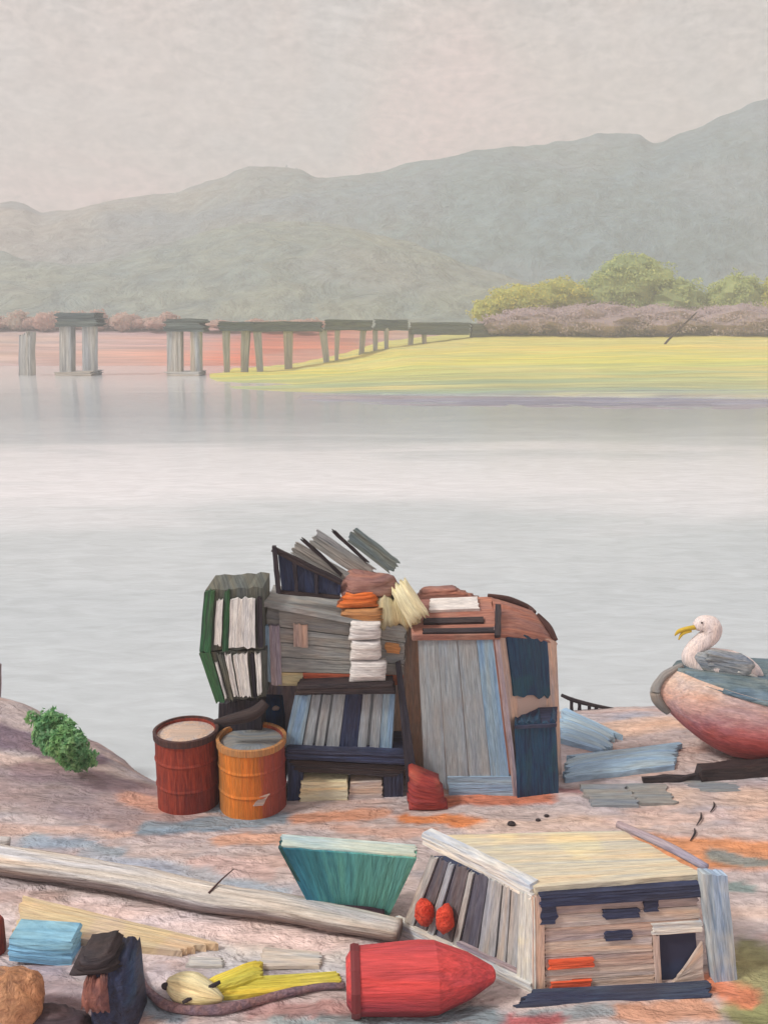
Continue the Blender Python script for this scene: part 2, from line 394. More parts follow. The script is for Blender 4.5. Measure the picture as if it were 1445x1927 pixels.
# ------------------------------------------------------------------ water
def water():
    m = bpy.data.materials.new('estuary_water'); m.use_nodes = True; nt = m.node_tree; N, L = nt.nodes, nt.links
    bs = N['Principled BSDF']; bs.inputs['Roughness'].default_value = 0.16; bs.inputs['IOR'].default_value = 1.33
    tc = N.new('ShaderNodeTexCoord')
    def nz(sx, sy, sc_, det, dist=0.4):
        mp = N.new('ShaderNodeMapping'); mp.inputs['Scale'].default_value = (sx, sy, 1); L.new(tc.outputs['Object'], mp.inputs['Vector'])
        n = N.new('ShaderNodeTexNoise'); n.inputs['Scale'].default_value = sc_; n.inputs['Detail'].default_value = det; n.inputs['Distortion'].default_value = dist
        L.new(mp.outputs['Vector'], n.inputs['Vector']); return n
    bs.inputs['Roughness'].default_value = 0.09; bs.inputs['Specular IOR Level'].default_value = 0.42
    a = nz(0.22, 0.7, 0.32, 6, 1.0); b = nz(0.7, 2.0, 1.3, 7, 1.2)
    # light streaks on the river painted into its colour as belts with wandering edges
    sx = N.new('ShaderNodeSeparateXYZ'); L.new(tc.outputs['Object'], sx.inputs[0])
    lg = N.new('ShaderNodeMath'); lg.operation = 'LOGARITHM'; lg.inputs[1].default_value = 10.0; L.new(sx.outputs['Y'], lg.inputs[0])
    ad = N.new('ShaderNodeMath'); ad.operation = 'MULTIPLY_ADD'; ad.inputs[1].default_value = 0.22; L.new(a.outputs['Fac'], ad.inputs[0]); L.new(lg.outputs[0], ad.inputs[2])
    mr_ = N.new('ShaderNodeMapRange'); mr_.inputs['From Min'].default_value = 1.0; mr_.inputs['From Max'].default_value = 2.3; L.new(ad.outputs[0], mr_.inputs['Value'])
    rp = ramp_node(nt, [(0.0, (196, 206, 212)), (0.24, (190, 201, 208)), (0.36, (198, 208, 214)), (0.45, (238, 240, 246)), (0.52, (234, 237, 243)), (0.58, (196, 204, 212)), (0.66, (172, 183, 194)), (0.74, (184, 194, 203)), (0.82, (222, 227, 233)), (0.9, (212, 218, 224)), (1.0, (200, 208, 214))])
    L.new(mr_.outputs['Result'], rp.inputs['Fac'])
    mr2 = N.new('ShaderNodeMapRange'); mr2.inputs['From Min'].default_value = 0.3; mr2.inputs['From Max'].default_value = 0.7; mr2.inputs['To Min'].default_value = 0.9; mr2.inputs['To Max'].default_value = 1.08
    L.new(b.outputs['Fac'], mr2.inputs['Value'])
    sc2 = N.new('ShaderNodeVectorMath'); sc2.operation = 'SCALE'; L.new(rp.outputs['Color'], sc2.inputs[0]); L.new(mr2.outputs['Result'], sc2.inputs['Scale'])
    L.new(sc2.outputs['Vector'], bs.inputs['Base Color'])
    c = nz(2.2, 3.6, 2.4, 7, 1.0)
    bp = N.new('ShaderNodeBump'); bp.inputs['Strength'].default_value = 0.12; bp.inputs['Distance'].default_value = 0.06
    L.new(c.outputs['Fac'], bp.inputs['Height']); L.new(bp.outputs['Normal'], bs.inputs['Normal'])
    xs = [-850, -300, -100, -30, 0, 30, 100, 300, 850]; ys = [8.4, 12, 20, 40, 80, 160, 320, 630]
    V = [(x, y, 0) for y in ys for x in xs]; W = len(xs)
    F = [(j * W + i, j * W + i + 1, (j + 1) * W + i + 1, (j + 1) * W + i) for j in range(len(ys) - 1) for i in range(W - 1)]
    tag(mesh('water', (V, F), m), 'calm pale grey estuary water', kind='structure')
water()

# ------------------------------------------------------------------ far bank, meadow, hills
def sheet(name, front, back, mat, label, nx=160, ny=24, lump=0.15, lf=0.12, skirt=1.0):
    """A rising strip of land between two surveyed lines (lists of points)."""
    def at(pts, t):
        k = t * (len(pts) - 1); i = min(int(k), len(pts) - 2); return Vector(pts[i]).lerp(Vector(pts[i + 1]), k - i)
    V, F = [], []
    for j in range(ny + 1):
        v = j / ny
        for i in range(nx + 1):
            u = i / nx; p = at(front, u).lerp(at(back, u), v)
            p.z += lump * mn.noise(p * lf) * min(1, 4 * v * (1 - v) + 0.1) + lump * 0.4 * mn.noise(p * lf * 5) * v
            p.y += 0.8 * mn.noise(Vector((p.x * 0.2, 0, 7))) * (1 - v)
            if j == 0: p.z = -skirt
            V.append(p)
    W = nx + 1
    for j in range(ny):
        for i in range(nx): F.append((j * W + i, j * W + i + 1, (j + 1) * W + i + 1, (j + 1) * W + i))
    o = mesh(name, (V, F), mat, smooth=True); tag(o, label, kind='structure'); return o
m_red = paint('red_earth', (0, 0, 0), c3=(178, 150, 146), bands=[(0.0, (182, 172, 160)), (0.3, (190, 166, 160)), (0.55, (190, 148, 138)), (0.68, (192, 118, 100)), (0.85, (186, 124, 106)), (1.0, (178, 150, 134))], axis='x', rng=(-75, 5), wob=0.1, along='x', streak=0.4, patch=0.05, bump=0.2, rough=0.9, uv=False)  # pale left end: haze painted into the earth colour
sheet('far_bank', [(-420, 132, 0), (-140, 128, 0), (-40, 131, 0), (30, 131, 0), (160, 124, 0), (420, 130, 0)], [(-440, 172, 5.6), (-170, 170, 5.6), (-40, 170, 5.8), (20, 170, 4.6), (200, 172, 2.2), (440, 174, 2.2)], m_red, 'dusty red far bank behind the broken pier', nx=420)
m_mead = paint('meadow_grass', (0, 0, 0), c3=(204, 198, 142), bands=[(0.0, (150, 148, 158)), (0.10, (158, 158, 160)), (0.17, (160, 174, 142)), (0.36, (172, 182, 128)), (0.58, (202, 202, 112)), (1.0, (198, 194, 118))], axis='y', rng=(64, 128), wob=0.10, along='x', streak=0.9, patch=0.06, bump=0.3, weave=0, rough=0.9, thin=0.06, amt=0.4, uv=False)
fr = [onz(395, 712, 0), onz(440, 733, 0), onz(600, 742, 0), onz(800, 745, 0), onz(1000, 748, 0), onz(1250, 750, 0), onz(1445, 752, 0), onz(1900, 760, 0), onz(2600, 752, 0), onz(3200, 730, 0)]
bk = [ony(395, 706, 108), ony(440, 694, 118), ony(560, 684, 126), ony(650, 664, 136), ony(720, 642, 148), ony(860, 628, 160), ony(1000, 622, 165), ony(1250, 620, 165), ony(1445, 622, 165), ony(2000, 622, 165), ony(2700, 622, 165), ony(3200, 640, 160)]
sheet('meadow', fr, bk, m_mead, 'flat yellow green meadow of the far shore', nx=240, ny=40, lump=0.35)

m_reflect = paint('bank_reflection', (146, 146, 158), (122, 124, 140), (160, 160, 168), along='x', streak=0.8, patch=0.1, bump=0.3, rough=0.5, thin=0.05, uv=False)  # lavender tone of the reflection line, put on a low strip of its own
fm = [onz(560, 752, 0), onz(700, 762, 0), onz(900, 766, 0), onz(1150, 770, 0), onz(1445, 772, 0), onz(1900, 780, 0)]
bm_ = [onz(570, 744, 0.08), onz(700, 744, 0.08), onz(900, 746, 0.1), onz(1150, 748, 0.1), onz(1445, 752, 0.1), onz(1900, 758, 0.1)]
sheet('reflection_strip', fm, bm_, m_reflect, 'lavender grey strip standing in for the reflection along the meadow edge', nx=200, ny=14, lump=0.12, lf=0.5, skirt=0.25)
RIDGE = [(-1500, 330), (-1150, 380), (-900, 430), (-500, 420), (-200, 385), (0, 392), (45, 402), (80, 430), (130, 420), (195, 392), (260, 382), (330, 374), (400, 350), (470, 320), (560, 322), (600, 350), (700, 346),
         (790, 312), (870, 296), (1000, 290), (1080, 284), (1120, 264), (1200, 268), (1230, 292), (1300, 270), (1360, 242), (1445, 196), (1600, 150), (1900, 180), (2300, 240), (2600, 210), (2900, 260)]
MID = [(-900, 520), (-300, 500), (0, 470), (60, 500), (150, 520), (300, 470), (450, 425), (600, 420), (760, 450), (900, 500), (1050, 545), (1200, 560), (1500, 560), (2400, 540), (2900, 500)]
def hill(name, prof, yr, yf, mat, label, lump, rough_px):
    nx, ny = 700, 40; V, F = [], []
    for j in range(ny + 1):
        v = j / ny
        for i in range(nx + 1):
            px = -1500 + 4400 * i / nx
            w = v * 1.25
            py = lerp_tab(prof, px); k_ = min(1, w) ** 2
            py = py * k_ + (1 - k_) * sum(lerp_tab(prof, px + d_) for d_ in (-240, -160, -80, 0, 80, 160, 240)) / 7
            py += rough_px * min(1, w) ** 5 * (mn.noise(Vector((px * 0.02, 1, yr))) + 0.7 * mn.noise(Vector((px * 0.06, 5, yr))) + 0.35 * mn.noise(Vector((px * 0.15, 9, yr))))
            top = ony(px, py, yr)
            if w <= 1:
                p = Vector((top.x * (yf + (yr - yf) * w) / yr * (0.7 + 0.3 * 1) + 0, yf + (yr - yf) * w, top.z * (math.sin(w * math.pi / 2) ** 0.9)))
            else:
                p = Vector((top.x, yr + (w - 1) * 160, top.z * (1 - (w - 1) * 0.8)))
            if 0.03 < w < 0.97:
                p.z += lump * (mn.noise(p * 0.02) + 0.5 * mn.noise(p * 0.06) + 0.3 * mn.noise(p * 0.16)) * math.sin(min(w, 1) * math.pi)
            V.append(p)
    W = nx + 1
    for j in range(ny):
        for i in range(nx): F.append((j * W + i, j * W + i + 1, (j + 1) * W + i + 1, (j + 1) * W + i))
    o = mesh(name, (V, F), mat, smooth=True); tag(o, label, kind='structure')
m_hill1 = paint('hill_woods', (0, 0, 0), c3=(128, 142, 150), bands=[(0.0, (172, 164, 158)), (0.28, (148, 152, 148)), (0.55, (118, 138, 142)), (1.0, (102, 124, 136))], axis='x', rng=(-190, 190), wob=0.15, along='n', gain=1.0, streak=0.10, patch=0.02, bump=0.25, drift=0.25, weave=0, rough=0.95, thin=0.3, uv=False)  # pale left end: mist painted into the colour of the woods
m_hill2 = paint('hill_slope', (142, 152, 140), (128, 142, 138), (138, 146, 146), along='n', gain=1.0, streak=0.08, patch=0.02, bump=0.25, drift=0.25, weave=0, rough=0.95, thin=0.3, uv=False)
hill('wooded_hills', RIDGE, 430, 250, m_hill1, 'hazy blue green wooded ridge across the water', 4, 4)
def ridge_wood(prof, yr, n, size, mat, label, seed):
    random.seed(seed); V, F = [], []
    for _ in range(n):
        px = random.uniform(-1480, 2880); py = lerp_tab(prof, px)
        dy = -random.expovariate(1 / 1.3) * (0.5 + 1.3 * max(0, mn.noise(Vector((px * 0.018, 3, yr))) + 0.35)) + random.uniform(0, 14)
        p = ony(px, py + dy + 2, yr + random.uniform(-5, 5))
        a = random.uniform(0, 6.28); nrm = Vector((random.uniform(-1, 1), -1, random.uniform(-0.4, 1))).normalized(); u = nrm.orthogonal().normalized(); w = nrm.cross(u)
        e1 = (u * math.cos(a) + w * math.sin(a)) * size * random.uniform(0.5, 1.2); e2 = (w * math.cos(a) - u * math.sin(a)) * size * random.uniform(0.4, 0.9)
        i = len(V); V += [p - e1, p + e2, p + e1, p - e2]; F.append((i, i + 1, i + 2, i + 3))
    o = mesh('ridge_woods', (V, F), mat); tag(o, label, kind='stuff')
ridge_wood(RIDGE, 430, 60000, 1.0, m_hill1, 'hazy tree tops along the crest of the far ridge', 31)
hill('foothills', MID, 320, 200, m_hill2, 'lower hazy green slope below the wooded ridge', 3, 4)

# foliage --------------------------------------------------------------
def leaves(lobes, n, size, jit=0.25, squash=0.8):
    V, F = [], []
    tot = sum(l[1][0] * l[1][1] * l[1][2] for l in lobes)
    for c, r in lobes:
        k = max(20, int(n * r[0] * r[1] * r[2] / tot)); ph = random.uniform(0, 60)
        for _ in range(k):
            d = Vector((random.gauss(0, 1), random.gauss(0, 1), random.gauss(0, 1))).normalized()
            s = random.uniform(0.25, 1) ** 0.4 * (1 + jit * 1.6 * mn.noise(d * 2.2 + Vector((ph, 0, 0))))
            p = Vector(c) + Vector((d.x * r[0], d.y * r[1], d.z * r[2])) * s
            nrm = (d * 0.8 + Vector((random.uniform(-1, 1), random.uniform(-1, 1), random.uniform(-0.3, 1)))).normalized()
            u = nrm.orthogonal().normalized(); w = nrm.cross(u)
            a = random.uniform(0, 6.28); e1 = (u * math.cos(a) + w * math.sin(a)) * size * random.uniform(0.6, 1.3); e2 = (w * math.cos(a) - u * math.sin(a)) * size * random.uniform(0.4, 0.9)
            i = len(V); V += [p - e1, p + e2 * 0.7, p + e1, p - e2 * 0.7]; F.append((i, i + 1, i + 2, i + 3))
    return V, F
m_bark = paint('bark', (96, 84, 80), (70, 62, 62), along='z', streak=8, weave=0)
m_lime = paint('lime_leaves', (0, 0, 0), gain=1.25, island=[(0, (168, 178, 112)), (0.5, (190, 194, 112)), (1, (218, 206, 104))], weave=0, rough=0.8)
m_green = paint('green_leaves', (0, 0, 0), gain=1.25, island=[(0, (156, 176, 128)), (0.6, (176, 190, 128)), (1, (196, 202, 132))], weave=0, rough=0.8)
m_mauve = paint('mauve_twigs', (0, 0, 0), gain=1.3, island=[(0, (172, 158, 166)), (0.6, (180, 166, 170)), (1, (184, 170, 168))], weave=0, rough=0.8)
m_bush = paint('bush_leaves', (0, 0, 0), gain=1.5, island=[(0, (84, 136, 92)), (0.5, (112, 160, 110)), (1, (142, 182, 136))], weave=0, rough=0.7)
def tree(px, pyb, y, lobes_px, n, size, mat, name, label, group, cat='bush', depth=0.8):
    """lobes_px = (px, py, half width px, half height px)"""
    mp = y / FPX
    base = ony(px, pyb, y)
    t = thing(name, base, label, cat, group)
    lobes = [(ony(a, b, y + random.uniform(-1, 1) * depth), (rx * mp, max(rx, ry) * mp * depth, ry * mp)) for a, b, rx, ry in lobes_px]
    top = lobes[0][0]
    mesh('trunk', tube([base - Vector((0, 0, 0.5)), base.lerp(top, 0.5) + Vector((0.1, 0, 0)), top], [0.03 * y / 12, 0.022 * y / 12, 0.01 * y / 12], n=8), m_bark, t, smooth=True)
    for c, r in lobes[1:]:
        mesh('limb', tube([base.lerp(top, 0.25), base.lerp(top, 0.3).lerp(c, 0.6), c], [0.016 * y / 12, 0.012 * y / 12, 0.005 * y / 12], n=6), m_bark, t, smooth=True)
    core = [blob(c, (r[0] * 0.86, r[1] * 0.86, r[2] * 0.86), jit=0.35, fr=2.4) for c, r in lobes] if y > 50 else []
    mesh('crown', join(*core, leaves(lobes, n, size)), mat, t, smooth=False)
gb = 'bushes on the far shore'
tree(990, 628, 157, [(985, 572, 70, 34), (930, 585, 45, 26), (1050, 560, 55, 34)], 14000, 0.29, m_lime, 'bush', 'low yellow green bush at the left end of the far thicket', gb)
tree(1190, 628, 160, [(1190, 540, 78, 55), (1130, 560, 50, 40), (1260, 568, 66, 44), (1180, 510, 48, 32)], 20000, 0.29, m_green, 'bush', 'tallest rounded green bush of the far thicket', gb)
tree(1385, 628, 159, [(1385, 562, 52, 44), (1345, 575, 34, 30)], 9000, 0.29, m_green, 'bush', 'small green bush right of the tallest far bush', gb)
tree(1480, 628, 157, [(1480, 560, 48, 60), (1450, 580, 30, 34)], 9000, 0.29, m_lime, 'bush', 'yellow green bush cut by the right edge', gb)
gm = 'mauve shrubs along the meadow'
for i, (px, rx, ry, lab) in enumerate([(1000, 84, 26, 'low mauve shrub in front of the yellow green bush'), (1120, 100, 36, 'mauve shrub in front of the tallest green bush'),
                                       (1245, 100, 30, 'mauve shrub behind the leaning dark pole'), (1375, 100, 32, 'wide mauve shrub right of the leaning pole'), (1500, 90, 34, 'mauve shrub cut by the right picture edge')]):
    tree(px, 633, 149 + i * 0.5, [(px, 606, rx, ry), (px - rx * 0.62, 611, rx * 0.6, ry * 0.75), (px + rx * 0.62, 609, rx * 0.6, ry * 0.8)], 9000, 0.24, m_mauve, 'shrub', lab, gm)
m_darkw = paint('dark_wood', (62, 44, 44), (42, 32, 34), along='z', streak=40)
pp = [ony(1250, 648, 128), ony(1277, 620, 128), ony(1310, 588, 128)]
o = mesh('pole', tube([pp[0] - Vector((0.3, 0, 1.2))] + pp, [0.15, 0.16, 0.15, 0.09], n=8), m_darkw, base=pp[0], smooth=True); tag(o, 'thin dark pole leaning on the far meadow', 'pole')

m_scrub = paint('pink_scrub', (0, 0, 0), island=[(0, (184, 164, 156)), (0.5, (196, 168, 158)), (1, (186, 178, 164))], weave=0, rough=0.9, gain=1.3)
random.seed(21)
lob = []
for k in range(46):
    px = -120 + k * 16 + random.uniform(-8, 8); hh = (17 if px < 320 else 8) * random.uniform(0.4, 1.2)
    lob.append((ony(px, 614 - hh * 0.5, 165 + random.uniform(-3, 3)), (2.2, 2.0, hh * 165 / FPX)))
o = mesh('scrub', join(*[blob(c, (r[0] * 0.9, r[1] * 0.9, r[2] * 0.9), jit=0.3, nu=12, nv=8) for c, r in lob], leaves(lob, 16000, 0.3)), m_scrub); tag(o, 'dusty pink scrub along the top of the far bank', kind='stuff')

# ------------------------------------------------------------------ broken pier
YP = 104.0
m_conc = paint('pier_concrete', (182, 182, 176), (158, 160, 156), along='z', streak=2.2, weave=0, rough=0.9)
m_deck = paint('pier_deck', (100, 112, 110), (76, 88, 88), along='x', streak=2.6, weave=0, rough=0.9)
def quadp(x0, y0, x1, y1, y, dx0=0, dx1=0): return [ony(x0 + dx0, y1, y), ony(x1 + dx1, y1, y), ony(x1, y0, y), ony(x0, y0, y)]
B = Vector((0, 1, 0))
def bent(x0, x1, yc0, yc1, legs, foot, label):
    t = thing('pier_bent', onz((x0 + x1) / 2, 708, 0), label, 'pier', 'broken pier supports standing in the water')
    mesh('cap', slab(quadp(x0, yc0, x1, yc1, YP - 0.3), B * 3.4, 'u', ridge=0.12, rag=0.35), m_deck, t)
    for a, b, lx0, lx1 in legs: mesh('leg', slab(quadp(lx0, yc1 - 3, lx1, 720, YP, 1, 1), B * 1.6, 'v', ridge=0.08, rag=0.1), m_conc, t)
    mesh('footing', slab(quadp(foot[0], 700, foot[1], 716, YP - 1.1), B * 4.2, 'u', ridge=0.06, rag=0.3), m_conc, t)
bent(106, 182, 588, 615, [(0, 0, 112, 134), (0, 0, 155, 176)], (100, 172), 'table shaped pier support farthest left with dark cap')
bent(310, 381, 600, 624, [(0, 0, 314, 340), (0, 0, 358, 376)], (314, 374), 'table shaped pier support beside the gap in the deck')
o = mesh('pile', slab(quadp(36, 630, 58, 720, YP), B * 1.6, 'v', ridge=0.1, rag=0.4), m_conc, base=onz(47, 708, 0)); tag(o, 'single bare grey pile left of the pier supports', 'pile')
t = thing('broken_pier', ony(620, 665, YP), 'long broken pier deck on short grey props', 'pier')
def yp(px): return lerp_tab([(400, 104), (480, 109), (600, 119), (720, 130), (800, 138), (970, 152)], px)
def quad2(x0, y0, x1, y1, extra=0.0): return [ony(x0, y1, yp(x0) + extra), ony(x1, y1, yp(x1) + extra), ony(x1, y0, yp(x1) + extra), ony(x0, y0, yp(x0) + extra)]
for x0, x1, y0, y1 in [(412, 478, 604, 623), (474, 604, 604, 624), (612, 700, 601, 622), (704, 768, 600, 622), (774, 884, 606, 630), (888, 966, 608, 636)]:
    mesh('deck', slab(quad2(x0, y0 + 1, x1, y1), B * 3.2, 'u', ridge=0.1, rag=0.3), m_deck, t)
for x0, x1, lean in [(418, 430, 0), (454, 470, -0.3), (476, 490, 0.3), (533, 550, 0), (600, 614, 0.6), (630, 640, -0.2), (678, 690, -0.5), (701, 711, 0), (722, 732, 0), (769, 780, -0.3), (793, 803, 0.2)]:
    q = quad2(x0, 618, x1, 660, 0.6)
    for k in (0, 1): q[k].z = -0.3; q[k].x += lean + (0.15 if k == 0 else -0.15)
    mesh('prop', slab(q, B * 1.2, 'v', ridge=0.06, rag=0.2), m_conc, t)

# ------------------------------------------------------------------ near left bank: bush, stump
bp_ = G(130, 1432); yb = bp_.y
tree(118, 1440, yb, [(100, 1378, 40, 46), (128, 1402, 36, 40), (62, 1352, 15, 15), (150, 1428, 34, 24), (190, 1446, 24, 12)], 3600, 0.04, m_bush, 'bush', 'small bright green bush on the near bank by the water', None, depth=0.7)
m_mauvew = paint('weathered_wood', (150, 128, 130), (116, 98, 104), along='z', streak=30)
o = mesh('stump', tube([ony(-14, 1390, 11.2), ony(-10, 1300, 11.2), ony(-4, 1250, 11.2)], [0.09, 0.085, 0.05], n=9), m_mauvew, base=ony(-14, 1390, 11.2), smooth=True); tag(o, 'mauve stump just inside the left edge above the bank', 'stump')

# ------------------------------------------------------------------ palette of the heap
M = {}
def mk(k, *a, **kw): M[k] = paint(k, *a, **kw)
mk('grey_v', (156, 166, 172), (134, 144, 152), (150, 152, 154), along='z', drift=0.3)
mk('grey_h', (148, 150, 148), (122, 126, 126), (148, 140, 134), along='x', drift=0.4)
mk('white', (226, 226, 222), (186, 188, 190), along='z', streak=46, bump=0.5, drift=0.2)
mk('white_h', (224, 222, 220), (190, 190, 190), along='x', streak=46, bump=0.5, drift=0.2)
mk('green', (56, 104, 68), (52, 74, 62), (84, 92, 80), along='z', streak=40)
mk('greengrey', (100, 104, 96), (70, 76, 72), along='z', streak=40)
mk('dark', (58, 50, 52), (38, 34, 40), along='x', streak=44)
mk('dark_v', (56, 52, 60), (38, 38, 48), along='z', streak=44)
mk('navy', (54, 66, 94), (38, 46, 70), (44, 40, 58), along='z', streak=40)
mk('navy_h', (56, 64, 90), (38, 42, 62), along='x', streak=40)
mk('blue', (28, 72, 116), (30, 52, 90), (40, 40, 66), along='z', streak=36)
mk('teal_navy', (40, 76, 104), (34, 52, 82), (40, 84, 96), along='z', streak=36)
mk('lightblue', (140, 170, 192), (122, 152, 178), along='z', streak=36)
mk('lightblue_h', (152, 182, 204), (134, 162, 186), along='x', streak=30)
mk('brown', (150, 112, 104), (128, 92, 86), (160, 130, 118), along='x', streak=36)
mk('redbrown', (164, 118, 104), (140, 96, 86), (150, 126, 116), along='x', streak=36)
mk('orange', (206, 116, 58), (190, 96, 44), along='x', streak=36)
mk('ochre', (182, 132, 84), (156, 118, 84), along='x', streak=36)
mk('rust', (176, 92, 66), (146, 74, 58), (186, 120, 90), along='x', streak=36)
mk('cream', (234, 228, 190), (206, 198, 160), along='z', streak=44, bump=0.6, drift=0.2)
mk('cream_h', (230, 224, 188), (208, 200, 168), along='x', streak=40)
mk('khaki', (196, 188, 150), (172, 162, 128), (160, 150, 130), along='z', streak=36)
mk('beige', (204, 180, 164), (184, 160, 150), (180, 168, 164), along='z', streak=36)
mk('beige_h', (196, 182, 170), (172, 158, 150), (188, 170, 160), along='x', streak=36)
mk('pinkboard', (184, 164, 154), (158, 140, 136), along='x', streak=36)
mk('maroon', (126, 52, 52), (96, 40, 46), along='x', streak=36)
mk('mauve', (164, 156, 166), (138, 128, 142), along='z', streak=36)
mk('tealgrey', (112, 126, 126), (88, 100, 102), along='x', streak=44)

# ------------------------------------------------------------------ oil drums
mk('drum_red', (160, 70, 54), (118, 48, 44), (108, 44, 46), along='z', streak=40, bump=0.5, gain=1.0)
mk('rim_brown', (84, 58, 54), (58, 42, 44), along='x', streak=40)
mk('slab_grey', (138, 144, 146), (118, 124, 128), (150, 142, 138), along='z', streak=30)
mk('sand', (204, 186, 172), (186, 170, 160), along='n', streak=30)
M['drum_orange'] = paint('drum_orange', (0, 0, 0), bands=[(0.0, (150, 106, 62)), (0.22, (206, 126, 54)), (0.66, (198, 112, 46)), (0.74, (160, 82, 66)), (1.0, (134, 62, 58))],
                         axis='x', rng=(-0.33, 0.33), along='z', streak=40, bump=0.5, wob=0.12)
def drum(px_l, px_r, py_base, py_top, label, mats, lean=Vector((0, 0, 0)), fill=None):
    cx = (px_l + px_r) / 2
    c = G(cx, py_base - 22); rad = (px_r - px_l) / 2 * (c - Vector((0, 0, CAM_Z))).length / FPX * 0.955
    h = ony(cx, py_top, c.y).z - c.z
    t = thing('oil_drum', c, label, 'drum', 'oil drums beside the heap')
    prof = [(rad * 0.97, -0.03), (rad, 0.0), (rad, 0.30 * h), (rad * 1.03, 0.33 * h), (rad, 0.36 * h), (rad, 0.64 * h), (rad * 1.03, 0.67 * h), (rad, 0.70 * h), (rad, h), (rad * 0.93, h), (rad * 0.93, h - 0.07)]
    mesh('barrel', lathe(c, prof, 32, lean), mats[0], t)
    ringp = [(rad * 1.0, h - 0.055), (rad * 1.045, h - 0.05), (rad * 1.05, h + 0.015), (rad * 0.96, h + 0.02), (rad * 0.94, h - 0.02)]
    V, F = lathe(c, ringp, 32, lean); F = F[:-2]; mesh('rim', (V, F), mats[1], t)
    mesh('contents' if fill is None else fill, lathe(c, [(rad * 0.935, h - 0.065), (rad * 0.93, h - 0.03), (rad * 0.5, h - 0.015)], 24, lean), mats[2], t)
    return t, c, rad, h
drum(301, 412, 1532, 1374, 'rusty red drum with brown rim filled with pale sand', (M['drum_red'], M['rim_brown'], M['sand']))
t, c, rad, h = drum(416, 538, 1536, 1388, 'orange drum with a rust red side, between red drum and heap', (M['drum_orange'], M['ochre'], M['slab_grey']), fill='lid')
pt = c + Vector((0.35 * rad, -0.945 * rad, 0.30 * h))
s = Vector((0.94, 0.33, 0)).normalized()
mesh('paper_label', slab([pt - s * 0.07 - Vector((0, 0, 0.05)), pt + s * 0.03 - Vector((0, 0, 0.06)), pt + s * 0.09 + Vector((0, 0, 0.05)), pt - s * 0.0 + Vector((0, 0, 0.04))], Vector((-0.01, 0.03, 0)), 'u', nc=5, na=4), M['beige'], t)

# ------------------------------------------------------------------ the heap: plinth table, crates, cabin
YH = 8.75
def qd(bl, br_, tr, tl, y=None, ys=None):
    ys = ys or [y] * 4
    return [ony(*p, yy) for p, yy in zip((bl, br_, tr, tl), ys)]

# low dark table that carries the slatted crate
gt = G(650, 1500)
t = thing('table', gt, 'low dark navy table with sagging top under the slatted crate', 'table')
q = qd((538, 1428), (772, 1440), (770, 1418), (540, 1410), YH - 0.22)
mesh('top', slab([q[0], q[1], q[2] + Vector((0, 0, 0)), q[3]], Vector((0, 0.75, 0.0)), 'u', ridge=0.01, rag=0.02), M['navy_h'], t)
mesh('apron', slab([ony(560, 1452, YH - 0.20), ony(745, 1462, YH - 0.20), ony(770, 1442, YH - 0.20), ony(545, 1430, YH - 0.20)], 0.04, 'u', ridge=0.006, rag=0.03), M['dark'], t)
for (a, b, c_, d_, yy) in [(541, 1512, 570, 1428, YH - 0.19), (722, 1516, 758, 1440, YH - 0.19), (560, 1470, 585, 1428, YH + 0.45), (735, 1475, 760, 1436, YH + 0.45)]:
    bz = G((a + c_) / 2, b)
    p0 = ony(a, b, yy); p1 = ony(c_, b, yy); p1.z = p0.z = min(p0.z, gh(p0.x, yy) - 0.02)
    mesh('leg', slab([p0, p1, ony(c_, d_, yy), ony(a, d_, yy)], 0.13, 'v', ridge=0.006, rag=0.01), M['navy'], t)
# cream box under the table
gb_ = G(610, 1508)
q = qd((563, 1518), (655, 1516), (652, 1472), (566, 1472), gb_.y + 0.02)
o = mesh('box', slab(q, Vector((0, 0.22, 0)), 'u', ridge=0.006), M['cream_h'], base=gb_); tag(o, 'pale cream box on the ground beneath the dark table', 'box')
gb_ = G(690, 1508)
q = qd((657, 1516), (720, 1514), (718, 1470), (658, 1474), gb_.y + 0.06)
o = mesh('box', slab(q, Vector((0, 0.2, 0)), 'u', ridge=0.006), M['beige_h'], base=gb_); tag(o, 'beige box beneath the table, right of the cream box', 'box')

# slatted crate on the table
q = qd((534, 1408), (738, 1424), (745, 1300), (556, 1304), YH - 0.1)
t = thing('slatted_crate', (q[0] + q[1]) / 2, 'grey and navy slatted crate with a dark lid standing on the table', 'crate')
mesh('body', slab(sub(q, 0, 1, 0, 1, -0.03), Vector((0, 0.5, 0)), 'v'), M['grey_v'], t)
mesh('lid', slab(qd((556, 1308), (742, 1306), (738, 1284), (562, 1290), YH - 0.2), Vector((0, 0.62, 0.02)), 'u', ridge=0.01, rag=0.015), M['dark'], t)
sl = [(0.0, 0.16, 'lightblue'), (0.175, 0.26, 'grey_v'), (0.28, 0.36, 'grey_v'), (0.385, 0.5, 'grey_v'), (0.505, 0.67, 'navy'), (0.675, 0.755, 'grey_v'), (0.785, 0.87, 'grey_v'), (0.875, 0.99, 'lightblue')]
for u0, u1, mt in sl:
    mesh('slat', slab(sub(q, u0, u1, 0.02, 0.97, 0.012, 0.0), 0.045, 'v', ridge=0.004, nc=6, na=6), M[mt], t)
mesh('bottom_rail', slab(sub(q, 0.02, 0.98, -0.06, 0.04, 0.03), 0.06, 'u', ridge=0.004, nc=6), M['beige_h'], t)

